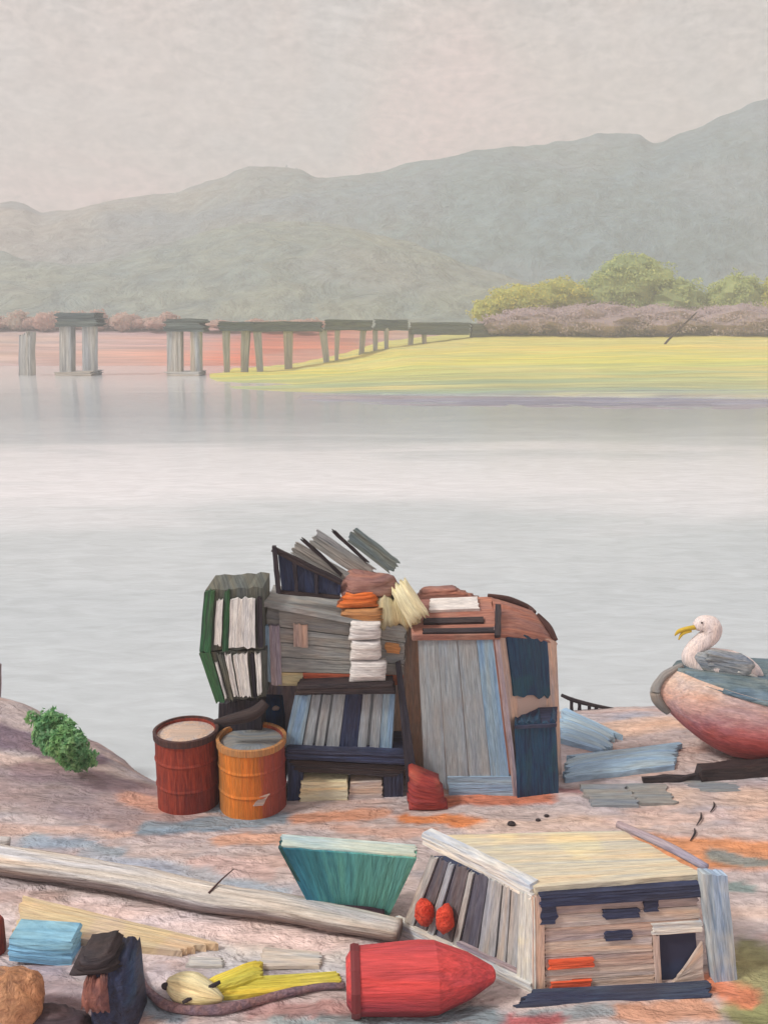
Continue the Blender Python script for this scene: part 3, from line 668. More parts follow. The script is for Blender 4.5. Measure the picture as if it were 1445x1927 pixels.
# grey boarded chest above the crate
q = qd((504, 1290), (762, 1288), (768, 1176), (497, 1128), YH - 0.02)
t = thing('boarded_chest', (q[0] + q[1]) / 2, 'large weathered grey boarded chest in the middle of the heap', 'chest')
dv = Vector((0.0, 0.62, 0.0))
mesh('body', slab(sub(q, 0.01, 0.99, 0.0, 0.97, -0.03), dv, 'u'), M['grey_h'], t)
rows = [(0.0, 0.16, 'rust'), (0.17, 0.34, 'grey_h'), (0.35, 0.52, 'grey_h'), (0.53, 0.70, 'grey_h'), (0.71, 0.97, 'grey_h')]
for i, (v0, v1, mt) in enumerate(rows):
    if i == 0:
        mesh('board', slab(sub(q, 0.05, 0.26, v0, v1, 0.01), 0.035, 'u', nc=6), M['khaki'], t)
        mesh('board', slab(sub(q, 0.265, 0.98, v0, v1, 0.012), 0.035, 'u', nc=6), M['rust'], t)
    else:
        mesh('board', slab(sub(q, 0.1, 0.985, v0, v1, 0.008 + 0.004 * (i % 2)), 0.035, 'u', nc=6), M[mt], t)
mesh('corner_post', slab(sub(q, 0.03, 0.105, 0.02, 0.72, 0.03), 0.06, 'v', nc=6), M['mauve'], t)
mesh('edge_strip', slab(sub(q, -0.015, 0.028, 0.06, 0.70, 0.028), 0.05, 'v', nc=4), M['lightblue'], t)
mesh('patch', slab(sub(q, 0.20, 0.30, 0.5, 0.78, 0.03), 0.02, 'v', nc=5), M['pinkboard'], t)
mesh('patch', slab(sub(q, 0.85, 0.95, 0.52, 0.68, 0.03), 0.02, 'u', nc=5), M['ochre'], t)
tq = [ony(440, 1122, YH - 0.12), ony(700, 1172, YH - 0.12), ony(690, 1148, YH + 0.5), ony(452, 1102, YH + 0.5)]
mesh('lid', slab(tq, Vector((0, 0.0, -0.05)), 'u', ridge=0.008, rag=0.03), M['grey_h'], t)

# three white sacks stacked at the right end of the chest
z0 = None
for i, (x0, x1, y0, y1, lab) in enumerate([(658, 726, 1244, 1283, 'lowest and largest white sack stacked before the grey chest'), (659, 716, 1206, 1243, 'middle white sack of the three before the grey chest'),
                                           (657, 715, 1171, 1205, 'topmost white sack of the three before the grey chest')]):
    q = qd((x0, y1), (x1, y1 - 2), (x1, y0 + 2), (x0 + 4, y0), YH - 0.17)
    o = mesh('sack', slab(q, Vector((0, 0.13, 0)), 'u', ridge=0.008, rag=0.012, bulge=0.035, nc=14, na=9), M['white_h'], base=(q[0] + q[1]) / 2, smooth=True)
    tag(o, lab, 'sack', 'white sacks before the grey chest')

# two green crates with white slats at the left
def green_crate(q, dv, slats, label):
    t = thing('slatted_box', (q[0] + q[1]) / 2, label, 'crate', 'green crates with white slats')
    mesh('body', slab(sub(q, 0, 1, 0, 1, -0.02), dv, 'v', ridge=0.006), M['greengrey'], t)
    mesh('side_board', slab(sub(q, -0.01, 0.17, 0, 1.0, 0.012), 0.05, 'v', nc=7), M['green'], t)
    for u0, u1, v0, v1, mt, out in slats:
        mesh('slat', slab(sub(q, u0, u1, v0, v1, out, 0.0), 0.04, 'v', ridge=0.008, rag=0.02, nc=7), M[mt], t)
    return t
q1 = qd((377, 1226), (496, 1222), (494, 1106), (386, 1112), YH - 0.22)
q2 = qd((408, 1322), (500, 1312), (500, 1225), (376, 1228), YH - 0.22)
# a stand of dark blue barrel carries them
green_crate(q2, Vector((0, 0.5, 0)), [(0.2, 0.24, 0.08, 0.8, 'white', 0.03), (0.27, 0.36, 0.02, 0.98, 'greengrey', 0.015), (0.38, 0.47, 0.1, 0.96, 'white', 0.03), (0.50, 0.72, 0.08, 0.97, 'white', 0.03), (0.76, 0.82, 0.02, 0.95, 'dark_v', 0.02), (0.84, 0.93, 0.1, 0.96, 'white', 0.025)], 'lower green crate with narrow white slats, tapering downwards')
green_crate(q1, Vector((0, 0.55, 0)), [(0.22, 0.33, 0.12, 0.84, 'white', 0.03), (0.35, 0.44, 0.02, 0.98, 'green', 0.015), (0.46, 0.88, 0.06, 0.86, 'white', 0.04), (0.91, 0.99, 0.04, 0.84, 'dark_v', 0.02)], 'upper green crate with one broad white slat')

# dark blue barrel behind the orange drum
cb = G(512, 1470); cb.y -= 0.12; cb.z = gh(cb.x, cb.y)
t = thing('barrel', cb, 'dark blue barrel behind the orange drum with pale bung', 'barrel')
hb = ony(512, 1304, cb.y).z - cb.z; rb = 0.19
mesh('body', lathe(cb, [(rb * 0.9, -0.02), (rb * 0.98, 0.1), (rb * 1.06, hb * 0.45), (rb * 1.02, hb * 0.8), (rb * 0.92, hb), (rb * 0.4, hb + 0.005)], 26), M['blue'], t, smooth=True)
mesh('bung', blob(cb + Vector((rb * 0.5, -rb * 0.82, hb * 0.9)), (0.045, 0.03, 0.025)), M['beige'], t, smooth=True)
# a dark stand under the green crates
q = qd((404, 1420), (492, 1420), (492, 1316), (412, 1324), YH - 0.05)
for k in range(4): q[k].z = q[k].z
q[0].z = q[1].z = gh(q[0].x, YH) - 0.02
o = mesh('crate', slab(q, Vector((0, 0.4, 0)), 'v', ridge=0.006), M['dark_v'], base=(q[0] + q[1]) / 2); tag(o, 'dark upright crate behind the drums carrying the green crates', 'crate')
o = mesh('bent_pipe', tube([ony(404, 1358, YH - 0.42), ony(440, 1353, YH - 0.44), ony(478, 1342, YH - 0.42), ony(500, 1322, YH - 0.36)], [0.022, 0.055, 0.065, 0.05], n=10), M['dark'], base=ony(404, 1358, YH - 0.42), smooth=True)
tag(o, 'dark bent pipe lying across the tops behind the drums', 'pipe')

# peach coloured upright board closing the heap beside the cabin
q = [ony(738, 1486, YH + 0.30), ony(812, 1486, YH + 0.30), ony(806, 1168, YH + 0.30), ony(738, 1176, YH + 0.30)]
q[0].z = q[1].z = gh(q[0].x, q[0].y) - 0.02
o = mesh('board', slab(q, 0.06, 'v', ridge=0.006, na=9), M['beige'], base=q[0]); tag(o, 'tall brownish board standing between the grey chest and cabin', 'board')
q = [ony(500, 1470, YH + 0.42), ony(742, 1470, YH + 0.42), ony(742, 1280, YH + 0.42), ony(500, 1280, YH + 0.42)]
q[0].z = q[1].z = gh(0, q[0].y) - 0.02
o = mesh('panel', slab(q, 0.06, 'v', ridge=0.006, na=9), M['mauve'], base=q[0]); tag(o, 'mauve grey panel standing behind the table and slatted crate', 'panel')
# dark plank leaning between crate and cabin
q = [ony(768, 1478, YH - 0.34), ony(793, 1478, YH - 0.34), ony(754, 1246, YH - 0.08), ony(744, 1246, YH - 0.08)]
q[0].z = q[1].z = gh(q[0].x, q[0].y) - 0.02
o = mesh('plank', slab(q, 0.05, 'v', ridge=0.004, nc=6, na=9), M['dark_v'], base=q[0]); tag(o, 'dark pointed plank leaning between the slatted crate and cabin', 'plank')

# ------------------------------------------------------------------ cabin
YC0, YC1, YC2 = 8.62, 8.55, 9.05     # front left, front right corner, far right corner
F_ = [ony(800, 1488, YC0), ony(974, 1480, YC1), ony(934, 1182, YC1), ony(786, 1196, YC0)]
S_ = [ony(976, 1480, YC1 + 0.02), ony(1056, 1452, YC2), ony(1046, 1206, YC2), ony(936, 1182, YC1 + 0.02)]
for p in (F_[0], F_[1], S_[0], S_[1]): p.z = gh(p.x, p.y) - 0.02
t = thing('cabin', (F_[0] + F_[1]) / 2, 'tall leaning grey blue cabin with curved brown roof', 'cabin')
back = Vector((0.42, 0.55, 0))
BL = F_[0] + Vector((0.38, 0.62, 0)); TL = F_[3] + Vector((0.38, 0.62, 0))
V = [F_[0], F_[1], S_[1], BL, F_[3], F_[2], S_[2], TL]
mesh('core', (V, [(0, 1, 5, 4), (1, 2, 6, 5), (2, 3, 7, 6), (3, 0, 4, 7), (4, 5, 6, 7), (0, 1, 2, 3)]), M['beige'], t)
for u0, u1, mt, o_ in [(0.0, 0.245, 'grey_v', 0.016), (0.25, 0.49, 'grey_v', 0.02), (0.495, 0.73, 'grey_v', 0.016), (0.735, 0.935, 'lightblue', 0.02)]:
    mesh('front_board', slab(sub(F_, u0, u1, 0.05 if u0 < 0.4 else 0.12, 1.0, o_), 0.04, 'v', ridge=0.004, nc=7, na=9), M[mt], t)
mesh('kick_board', slab(sub(F_, 0.26, 0.985, -0.01, 0.13, 0.026), 0.045, 'u', nc=7), M['lightblue_h'], t)
mesh('rust_strip', slab(sub(F_, 0.935, 0.955, 0.15, 0.98, 0.022), 0.03, 'v', nc=4), M['redbrown'], t)
mesh('corner_post', slab(sub(F_, 0.957, 1.02, 0.0, 1.0, 0.03), 0.07, 'v', nc=5), M['mauve'], t)
for u0, u1 in ((0.03, 0.32), (0.33, 0.65), (0.66, 0.99)):
    mesh('side_board', slab(sub(S_, u0, u1, 0.0, 1.0, 0.012), 0.03, 'v', nc=7, na=8), M['beige'], t)
w = mesh('window', slab(sub(S_, 0.10, 0.80, 0.60, 0.98, 0.035), 0.04, 'v', ridge=0.004, rag=0.03), M['teal_navy'], t)
# roof: a front slope, a side slope, battens, a white skylight
R0, R1, R2, R3 = ony(772, 1196, YC0 - 0.06), ony(942, 1194, YC1 - 0.06), ony(922, 1122, YC1 + 0.5), ony(782, 1128, YC0 + 0.42)
ro = mesh('roof', slab([R0, R1, R2, R3], Vector((0, 0.02, -0.06)), 'u', ridge=0.006, rag=0.02), M['redbrown'], t)
sr = [R1 + Vector((0.0, 0.01, 0.0)), ony(1048, 1212, YC2), ony(1004, 1150, YC2 + 0.12), R2 + Vector((0.004, 0, 0))]
mesh('side_roof', slab(sr, Vector((-0.02, 0.05, -0.05)), 'u', ridge=0.006, bulge=0.05, rag=0.012), M['redbrown'], t)
rq = [R0, R1, R2, R3]
mesh('skylight', slab(sub(rq, 0.20, 0.82, 0.62, 0.95, 0.03), 0.04, 'u', ridge=0.005, bulge=0.012), M['white_h'], t)
mesh('batten', slab(sub(rq, 0.14, 0.84, 0.28, 0.42, 0.025), 0.03, 'u', nc=5), M['dark'], t)
mesh('batten', slab(sub(rq, 0.14, 0.94, 0.03, 0.14, 0.025), 0.03, 'u', nc=5), M['dark'], t)
mesh('batten', beam(ony(936, 1198, YC1 - 0.09), ony(937, 1140, YC1 + 0.25), 0.06, 0.05), M['dark'], t)
mesh('edge_trim', tube([ony(918, 1120, YC1 + 0.5), ony(955, 1128, YC1 + 0.55), ony(990, 1142, YC2 + 0.2), ony(1006, 1152, YC2 + 0.1)], [0.018, 0.035, 0.035, 0.02], n=8), M['rim_brown'], t, smooth=True)
mesh('edge_trim', tube([ony(1010, 1156, YC2 + 0.1), ony(1030, 1180, YC2 + 0.05), ony(1045, 1206, YC2)], [0.025, 0.045, 0.03], n=8), M['rim_brown'], t, smooth=True)

# navy barrel at the cabin's right side
q = [ony(974, 1472, YC1 - 0.06), ony(1052, 1462, YC1 + 0.02), ony(1044, 1356, YC1 + 0.02), ony(968, 1360, YC1 - 0.06)]
q[0].z = gh(q[0].x, q[0].y) - 0.02; q[1].z = gh(q[1].x, q[1].y) - 0.02
t = thing('box', (q[0] + q[1]) / 2, 'dark navy box standing against the right side of the cabin', 'box')
mesh('body', slab(q, Vector((0.06, 0.3, 0)), 'v', ridge=0.006, rag=0.03, nc=14), M['teal_navy'], t)
mesh('lid', slab([q[3] + Vector((-0.01, -0.02, -0.03)), q[2] + Vector((0.01, -0.02, -0.03)), q[2] + Vector((0.07, 0.3, 0.02)), q[3] + Vector((0.05, 0.3, 0.02))], Vector((0, 0, -0.03)), 'u', ridge=0.004, nc=6), M['navy_h'], t)

# ------------------------------------------------------------------ things on top of the heap
# dark framed sash
q = qd((524, 1114), (640, 1124), (642, 1096), (516, 1034), YH + 0.02)
t = thing('window_frame', (q[0] + q[1]) / 2, 'dark broken window frame tilted on top of the heap', 'window frame')
mesh('panel', slab(sub(q, 0.05, 1.0, 0.02, 0.95, -0.02), 0.02, 'v'), M['navy'], t)
mesh('top_rail', beam(q[3] + Vector((-0.02, 0, 0.01)), q[2], 0.05, 0.055), M['dark'], t)
mesh('stile', beam(ony(516, 1028, YH), ony(525, 1116, YH), 0.045, 0.045), M['dark_v'], t)
mesh('bottom_rail', beam(q[0], q[1], 0.04, 0.035), M['dark'], t)
for u in (0.30, 0.62): mesh('glazing_bar', beam(sub(q, u, u, 0, 1)[0], sub(q, u, u, 0, 1)[2], 0.035, 0.035), M['dark_v'], t)
# fanned loose boards
def loose(p0, p1, w, mat, label, y0, y1, name='board', th=0.035):
    a, b = ony(*p0, y0), ony(*p1, y1); d = (b - a).normalized(); sd_ = Vector((-d.z, 0, d.x)) if abs(d.x) > 0 else Vector((0, 0, 1))
    sd_ = d.cross(Vector((0, -1, 0))).normalized()
    q = [a - sd_ * w / 2, b - sd_ * w / 2, b + sd_ * w / 2, a + sd_ * w / 2]
    o = mesh(name, slab(q, Vector((0, th, 0)), 'u', ridge=0.005, rag=0.03), M[mat], base=(a + b) / 2)
    tag(o, label, 'board', 'loose boards fanned on the heap')
loose((552, 1030), (655, 1092), 0.13, 'grey_h', 'pale grey board beside the dark window frame on the heap', YH + 0.12, YH + 0.10)
loose((592, 1012), (695, 1082), 0.17, 'grey_h', 'middle grey board of the fanned loose boards', YH + 0.2, YH + 0.16)
loose((662, 1006), (742, 1068), 0.17, 'tealgrey', 'rightmost slate green board of the fanned loose boards', YH + 0.3, YH + 0.24)
loose((570, 1016), (640, 1080), 0.03, 'dark', 'thin dark batten between the pale and middle grey boards', YH + 0.09, YH + 0.07, 'batten', 0.03)
loose((628, 1000), (690, 1058), 0.035, 'dark', 'thin dark batten between the middle and slate green boards', YH + 0.14, YH + 0.12, 'batten', 0.03)
def bag(px, py, rx, ry, y, mat, name, label, cat, ryw=0.6, jit=0.16, rot=0):
    mp = y / FPX / 0.93
    c = ony(px, py, y)
    from mathutils import Euler
    o = mesh(name, blob(c, (rx * mp, max(rx, ry) * mp * ryw, ry * mp), jit=jit, axis=Euler((0, R(rot), 0))), M[mat], base=c - Vector((0, 0, ry * mp)), smooth=True)
    tag(o, label, cat); return o
def stuffed(px4, y, d, mat, name, label, cat, along='u', **kw):
    q = [ony(*p, y) for p in px4]
    kw = dict(dict(ridge=0.012, rag=0.03, bulge=0.05, nc=16, na=10), **kw)
    o = mesh(name, slab(q, Vector((0, d, 0)), along, **kw), M[mat], base=(q[0] + q[1]) / 2, smooth=True); tag(o, label, cat)
bag(694, 1100, 56, 27, YH + 0.14, 'brown', 'bundle', 'round brownish pink bundle under the fanned boards', 'bundle', jit=0.35)
stuffed([(634, 1146), (714, 1142), (702, 1112), (652, 1116)], YH - 0.03, 0.2, 'orange', 'bundle', 'bright orange bundle on top of the grey chest', 'bundle')
stuffed([(642, 1170), (718, 1172), (716, 1145), (650, 1147)], YH - 0.08, 0.2, 'ochre', 'cloth', 'flat ochre cloth below the orange bundle', 'cloth', bulge=0.03)
stuffed([(704, 1178), (800, 1184), (772, 1128), (712, 1122)], YH - 0.02, 0.25, 'khaki', 'bag', 'slumped khaki bag between orange bundle and cream bag', 'bag', along='v', rag=0.05)
c0, c1 = ony(750, 1106, YH - 0.08), ony(788, 1168, YH - 0.16)
s_ = (c1 - c0).cross(Vector((0, -1, 0))).normalized() * 0.11
o = mesh('bag', slab([c1 + s_, c1 - s_, c0 - s_ * 0.85, c0 + s_ * 0.85], Vector((0, 0.16, 0)), 'v', ridge=0.012, rag=0.03, bulge=0.05, nc=16, na=9), M['cream'], base=c1, smooth=True)
tag(o, 'bright cream bag leaning beside the cabin roof', 'bag')
stuffed([(782, 1136), (905, 1132), (850, 1108), (796, 1112)], YC0 + 0.5, 0.15, 'redbrown', 'bundle', 'low reddish bundle behind the cabin roof', 'bundle', bulge=0.02)

# ------------------------------------------------------------------ by the heap's foot
def buoyish(pa, pb, r, mat, name, label, cat, prof=None, group=None, n=14, flat=1.0):
    a, b = pa, pb
    prof = prof or [0.6, 0.95, 1, 1, 0.9, 0.5]
    pts = [a.lerp(b, i / (len(prof) - 1)) for i in range(len(prof))]
    o = mesh(name, tube(pts, [r * k for k in prof], n=n, flat=flat), M[mat], base=a.lerp(b, 0.5) - Vector((0, 0, r)), smooth=True)
    tag(o, label, cat, group); return o
a, b = G(785, 1492), G(818, 1520); a.z += 0.15; b.z += 0.13; a.y -= 0.05; b.y -= 0.05
mk('maroon_red', (158, 66, 62), (126, 48, 52), (186, 112, 92), along='x', streak=36)
stuffed([(768, 1526), (842, 1524), (826, 1474), (772, 1452)], G(800, 1524).y, 0.2, 'maroon_red', 'bundle', 'dull red bundle at the foot of the leaning plank', 'bundle', bulge=0.06, rag=0.03)
# rail at the water
t = thing('jetty_rail', G(1095, 1345), 'short dark jetty rail on four posts right of the cabin', 'railing')
yr_ = 11.2
mesh('rail', tube([ony(1056, 1308, yr_), ony(1080, 1318, yr_), ony(1120, 1328, yr_), ony(1178, 1338, yr_)], [0.022, 0.03, 0.025, 0.012], n=8), M['dark'], t, smooth=True)
for px, p0, p1 in ((1075, 1314, 1345), (1090, 1320, 1344), (1108, 1324, 1358), (1121, 1328, 1354)):
    mesh('post', beam(ony(px, p1 + 8, yr_), ony(px, p0, yr_), 0.04, 0.04), M['dark_v'], t)
# blue cloth arc and blue roll
# (laid out with the flat things below)
# grey slabs in place of shadow patches: shade built as solid shapes
for i, (x0, x1, y0, y1, lab) in enumerate([(1112, 1200, 1478, 1520, 'left grey slab standing in for a shadow patch below the blue roll'), (1200, 1272, 1472, 1516, 'right grey slab standing in for a shadow patch below the blue roll'), (1300, 1400, 1468, 1490, 'flat grey slab standing in for a shadow patch below the red boat')]):
    g0 = G((x0 + x1) / 2, y1); a = ony(x0, y1, g0.y); b = ony(x1, y1, g0.y); a.z = b.z = g0.z - 0.02
    hh = 0.05 if i < 2 else 0.03
    d = Vector((-0.02, (G(x0, y0) - G(x0, y1)).y * 0.85, 0))
    up = Vector((0, 0, hh))
    o = mesh('slab_grey', slab([a + up, b + up, b + up + d, a + up + d], Vector((0, 0, -hh - 0.05)), 'u', ridge=0.01, rag=0.04), M['slab_grey'], base=g0); tag(o, lab, 'slab_grey', 'grey slabs standing in for shadow patches')
for i, (px, py, r_, lab) in enumerate([(962, 1553, 0.032, 'dark pebble on the sand behind the white hutch'), (1012, 1545, 0.02, 'first of two tiny dark pebbles left of the purple pole'), (1028, 1537, 0.02, 'second tiny dark pebble, nearer the purple pole')]):
    g0 = G(px, py); o = mesh('pebble', blob(g0 + Vector((0, 0, r_ * 0.5)), (r_ * 1.3, r_, r_ * 0.8), nu=12, nv=8), M['dark'], base=g0, smooth=True); tag(o, lab, 'pebble', 'dark pebbles on the sand')
for p0, p1, lab in [((1342, 1512), (1336, 1530), 'uppermost of three thin dark twigs on the sand'), ((1318, 1532), (1310, 1555), 'middle of three thin dark twigs on the sand'), ((1306, 1562), (1298, 1584), 'lowest of three thin dark twigs on the sand')]:
    a, b = G(*p0), G(*p1); a.z += 0.015; b.z += 0.012; o = mesh('twig', tube([a, a.lerp(b, 0.5) + Vector((0.02, 0, 0.01)), b], [0.006, 0.010, 0.005], n=6), M['dark'], base=b, smooth=True); tag(o, lab, 'twig', 'dark twigs on the sand')

# ------------------------------------------------------------------ boat on the right and the gull
M['hull'] = paint('hull', (0, 0, 0), bands=[(0.0, (142, 66, 72)), (0.34, (166, 84, 88)), (0.5, (184, 116, 122)), (0.68, (198, 158, 152)), (1.0, (200, 182, 172))], axis='z', rng=(0.0, 0.95), along='x', streak=20, wob=0.12, bump=0.12, uv=False)
def boat():
    bow = ony(1266, 1258, 9.42); gz = gh(bow.x + 0.8, 9.2)
    ax = Vector((0.985, 0.17, 0)).normalized(); sx = Vector((ax.y, -ax.x, 0))     # sx points to the viewer
    L, NS, NT = 3.6, 22, 14
    base = Vector((bow.x, bow.y, gz))
    t = thing('rowing_boat', base, 'beached rowing boat with red and cream hull and dark teal cover', 'boat')
    def sect(s):
        b = 0.80 * (math.sin(min(1, s * 2.3) * math.pi / 2)) ** 0.62 * (1 - 0.25 * max(0, s - 0.6))
        zs = (bow.z - gz) * (1 - 0.30 * math.sin(min(1, s * 1.8) * math.pi / 2))
        zk = 0.52 * max(0, 1 - s / 0.22) ** 1.6 + 0.0
        return b, zs, zk
    def swell(s, f): return -ax * (0.17 * math.sin(math.pi * min(1, f * 1.05)) * max(0, 1 - s / 0.34) ** 1.6)
    V, F = [], []
    for side in (1, -1):
        o0 = len(V)
        for i in range(NS + 1):
            s = i / NS; b, zs, zk = sect(s)
            for j in range(NT + 1):
                th = j / NT * math.pi / 2
                y = b * math.cos(th) ** 0.62; z = zs - (zs - zk) * math.sin(th) ** 1.15
                V.append(base + ax * (L * s) + sx * (side * y) + Vector((0, 0, z)) + swell(s, (zs - z) / (zs - zk)))
        W = NT + 1
        for i in range(NS):
            for j in range(NT): F.append((o0 + i * W + j, o0 + i * W + j + 1, o0 + (i + 1) * W + j + 1, o0 + (i + 1) * W + j))
    mesh('hull', (V, F), M['hull'], t, smooth=True)
    # cover, sagging between the gunwales
    V, F = [], []; NC = 14
    for i in range(NS + 1):
        s = i / NS; b, zs, zk = sect(s)
        for j in range(NC + 1):
            v = j / NC * 2 - 1
            V.append(base + ax * (L * s) + sx * (-v * (b + 0.015)) + Vector((0, 0, zs + 0.03 + 0.09 * (1 - v * v) * min(1, s * 6) - (0.07 if abs(v) > 0.99 else 0) + 0.015 * mn.noise(Vector((s * 9, v * 4, 2))))))
    W = NC + 1
    for i in range(NS):
        for j in range(NC): F.append((i * W + j, i * W + j + 1, (i + 1) * W + j + 1, (i + 1) * W + j))
    mk('cover', (104, 126, 136), (72, 94, 108), (128, 146, 152), along='x', streak=24, uv=False)
    mesh('cover', (V, F), M['cover'], t, smooth=True)
    # grey stem
    b0_, zs0, zk0 = sect(0)
    mesh('stem', tube([base + Vector((0.10, 0, zs0 + 0.04))] + [base + Vector((-0.03, -0.02, zs0 + (zk0 - zs0) * f)) + swell(0, f) for f in (0.08, 0.25, 0.42, 0.6, 0.78, 0.95)], [0.03, 0.04, 0.045, 0.055, 0.06, 0.055, 0.04], n=12), M['slab_grey'], t, smooth=True)
    mesh('rubbing_strake', tube([base + ax * (L * s) + sx * (sect(s)[0] * 1.0) + Vector((0, 0, sect(s)[1] - 0.03)) for s in [k / 10 for k in range(1, 11)]], 0.028, n=8, k=3), M['cover'], t, smooth=True)
    return base, ax, sx, sect, L
base, ax, sx, sect, L = boat()
for i, (x0, x1, yy, lab) in enumerate([(1312, 1445, 1452, 'dark bar standing in for the shadow under the red boat'), (1210, 1330, 1472, 'thin dark bar standing in for the shadow line left of the boat')]):
    a, b = G(x0, yy + (14 if i == 0 else 0)), G(x1, yy + (4 if i == 0 else -6)); a.z += 0.07 - i * 0.04; b.z += 0.07 - i * 0.04  # dark bars: the shadow below the boat built as solid shapes
    o = mesh('shade_bar', beam(a, b + (b - a) * (0.6 if i == 0 else 0), 0.16 - 0.1 * i, 0.15 - i * 0.09, rag=0.012), M['dark'], base=a); tag(o, lab, 'shade_bar')

YG = 9.5
mk('feather_white', (236, 224, 220), (206, 196, 196), along='z', streak=60, bump=0.5, drift=0.2, uv=False)
mk('feather_grey', (158, 166, 172), (122, 134, 144), (190, 196, 200), along='x', streak=50, bump=0.5)
mk('beak', (214, 184, 66), (186, 152, 50), along='x', streak=60)
g_base = ony(1352, 1282, YG)
t = thing('gull', g_base, 'white gull with grey wings and yellow beak standing on the boat', 'bird')
mp = YG / FPX / 0.93
def gp(x, y, dy=0): return ony(x, y, YG + dy)
sp = [(1432, 1272, 5), (1418, 1262, 13), (1395, 1254, 22), (1368, 1250, 28), (1340, 1249, 29), (1316, 1246, 24), (1302, 1238, 20), (1307, 1222, 17.5), (1321, 1208, 17), (1335, 1195, 18.5), (1336, 1180, 19.5), (1321, 1174, 16), (1307, 1180, 8)]
V, F = [], []
C = spline([gp(x, y) for x, y, r in sp], 4); RR = [v.x for v in spline([Vector((r * mp, 0, 0)) for x, y, r in sp], 4)]
n = 16
for i, c in enumerate(C):
    tt = (C[min(i + 1, len(C) - 1)] - C[max(i - 1, 0)]).normalized(); s_ = Vector((0, 1, 0)); w_ = tt.cross(s_).normalized()
    for a in range(n):
        th = 2 * math.pi * a / n; k = 1 + 0.05 * mn.noise(Vector((math.cos(th) * 2, math.sin(th) * 2, i * 0.4)))
        V.append(c + s_ * math.cos(th) * RR[i] * 0.9 * k + w_ * math.sin(th) * RR[i] * k)
for i in range(len(C) - 1):
    for a in range(n): F.append((i * n + a, i * n + (a + 1) % n, (i + 1) * n + (a + 1) % n, (i + 1) * n + a))
F.append(tuple(range(n))); F.append(tuple((len(C) - 1) * n + a for a in range(n)))
mesh('body', (V, F), M['feather_white'], t, smooth=True)
from mathutils import Euler
for sdy, nm in ((-0.115, 'wing'), (0.115, 'wing')):
    wg = mesh(nm, blob(gp(1362, 1248, sdy), (55 * mp, 0.055, 23 * mp), jit=0.2, axis=Euler((0, R(10), 0))), M['feather_grey'], t, smooth=True)
    mesh('wing_tip', tube([gp(1385, 1262, sdy * 1.1), gp(1412, 1270, sdy * 0.9), gp(1436, 1280, sdy * 0.5)], [0.04, 0.03, 0.008], n=8, flat=0.6), M['dark'] if False else M['white'], wg, smooth=True)
mesh('beak', tube([gp(1310, 1180), gp(1292, 1183), gp(1277, 1188), gp(1269, 1196)], [0.028, 0.026, 0.024, 0.008], n=8), M['beak'], t, smooth=True)
mesh('beak', tube([gp(1300, 1187, -0.002), gp(1284, 1192, -0.002), gp(1276, 1204, -0.002)], [0.018, 0.02, 0.008], n=8), M['beak'], t, smooth=True)
mesh('eye', blob(gp(1320, 1172, -0.085), (0.012, 0.008, 0.012), jit=0, nu=10, nv=6), M['dark'], t, smooth=True)
for k, (xa, ya, xb, yb) in enumerate([(1330, 1236, 1392, 1246), (1334, 1246, 1404, 1258), (1340, 1256, 1412, 1268)]):
    a_, b_ = gp(xa, ya, -0.175 + 0.012 * k), gp(xb, yb, -0.15 + 0.012 * k)
    mesh('feather_row', slab([a_ - Vector((0, 0, 0.045)), b_ - Vector((0, 0, 0.03)), b_ + Vector((0, 0, 0.025)), a_ + Vector((0, 0, 0.035))], Vector((0, 0.02, 0)), 'u', ridge=0.006, rag=0.03, nc=8), M['feather_grey'] if k % 2 else M['slab_grey'], t, smooth=True)
for dx in (-10, 12):
    mesh('leg', tube([gp(1352 + dx, 1265), gp(1350 + dx, 1282), gp(1348 + dx, 1296)], 0.012, n=6), M['beak'], t, smooth=True)

# ------------------------------------------------------------------ teal tub
gt = G(655, 1734); yt = gt.y
q = [ony(592, 1722, yt), ony(726, 1736, yt), ony(784, 1616, yt - 0.05), ony(524, 1596, yt - 0.05)]
t = thing('tub', gt, 'teal flared tub with pale rim on the sand left of the white hutch', 'tub')
M['teal'] = paint('teal', (0, 0, 0), bands=[(0.0, (40, 106, 124)), (0.3, (52, 126, 148)), (0.45, (78, 148, 148)), (1.0, (98, 162, 150))], axis='x', rng=(-0.5, 0.5), along='z', streak=24, wob=0.2, bump=0.35)
mk('rim_pale', (192, 208, 202), (166, 188, 184), along='x', streak=36)
dv = Vector((0.0, 0.14, 0.01))
mesh('front', slab(q, Vector((0, 0.03, 0)), 'v', ridge=0.003, rag=0.006), M['teal'], t)
mesh('back', slab([p + dv for p in q], Vector((0, 0.03, 0)), 'v', ridge=0.003), M['rim_pale'], t)
mesh('end_board', slab([q[0], q[0] + dv, q[3] + dv, q[3]], Vector((0.03, 0, 0)), 'v', nc=5), paint('teal_dark', (34, 84, 88), (28, 62, 68), along='z'), t)
mesh('end_board', slab([q[1] + dv, q[1], q[2], q[2] + dv], Vector((-0.03, 0, 0)), 'v', nc=5), M['teal'], t)
mesh('bottom', slab([q[0] + dv, q[1] + dv, q[1], q[0]], Vector((0, 0, 0.03)), 'u', nc=5), M['teal'], t)
up = Vector((0, 0, 0.0))
mesh('cover', slab([q[3] + Vector((0.015, 0.02, 0.012)), q[2] + Vector((-0.015, 0.02, 0.012)), q[2] + dv + Vector((0, 0.01, 0.02)), q[3] + dv + Vector((0.02, 0.01, 0.02))], Vector((0, 0, -0.03)), 'u', ridge=0.006, rag=0.012), M['rim_pale'], t)
mesh('keel_bar', tube([ony(580, 1712, yt - 0.04), ony(610, 1713, yt - 0.06), ony(680, 1718, yt - 0.06), ony(722, 1722, yt - 0.05)], [0.025, 0.05, 0.052, 0.045], n=10), paint('dark_plum', (72, 46, 58), (52, 36, 46), along='x'), t, smooth=True)

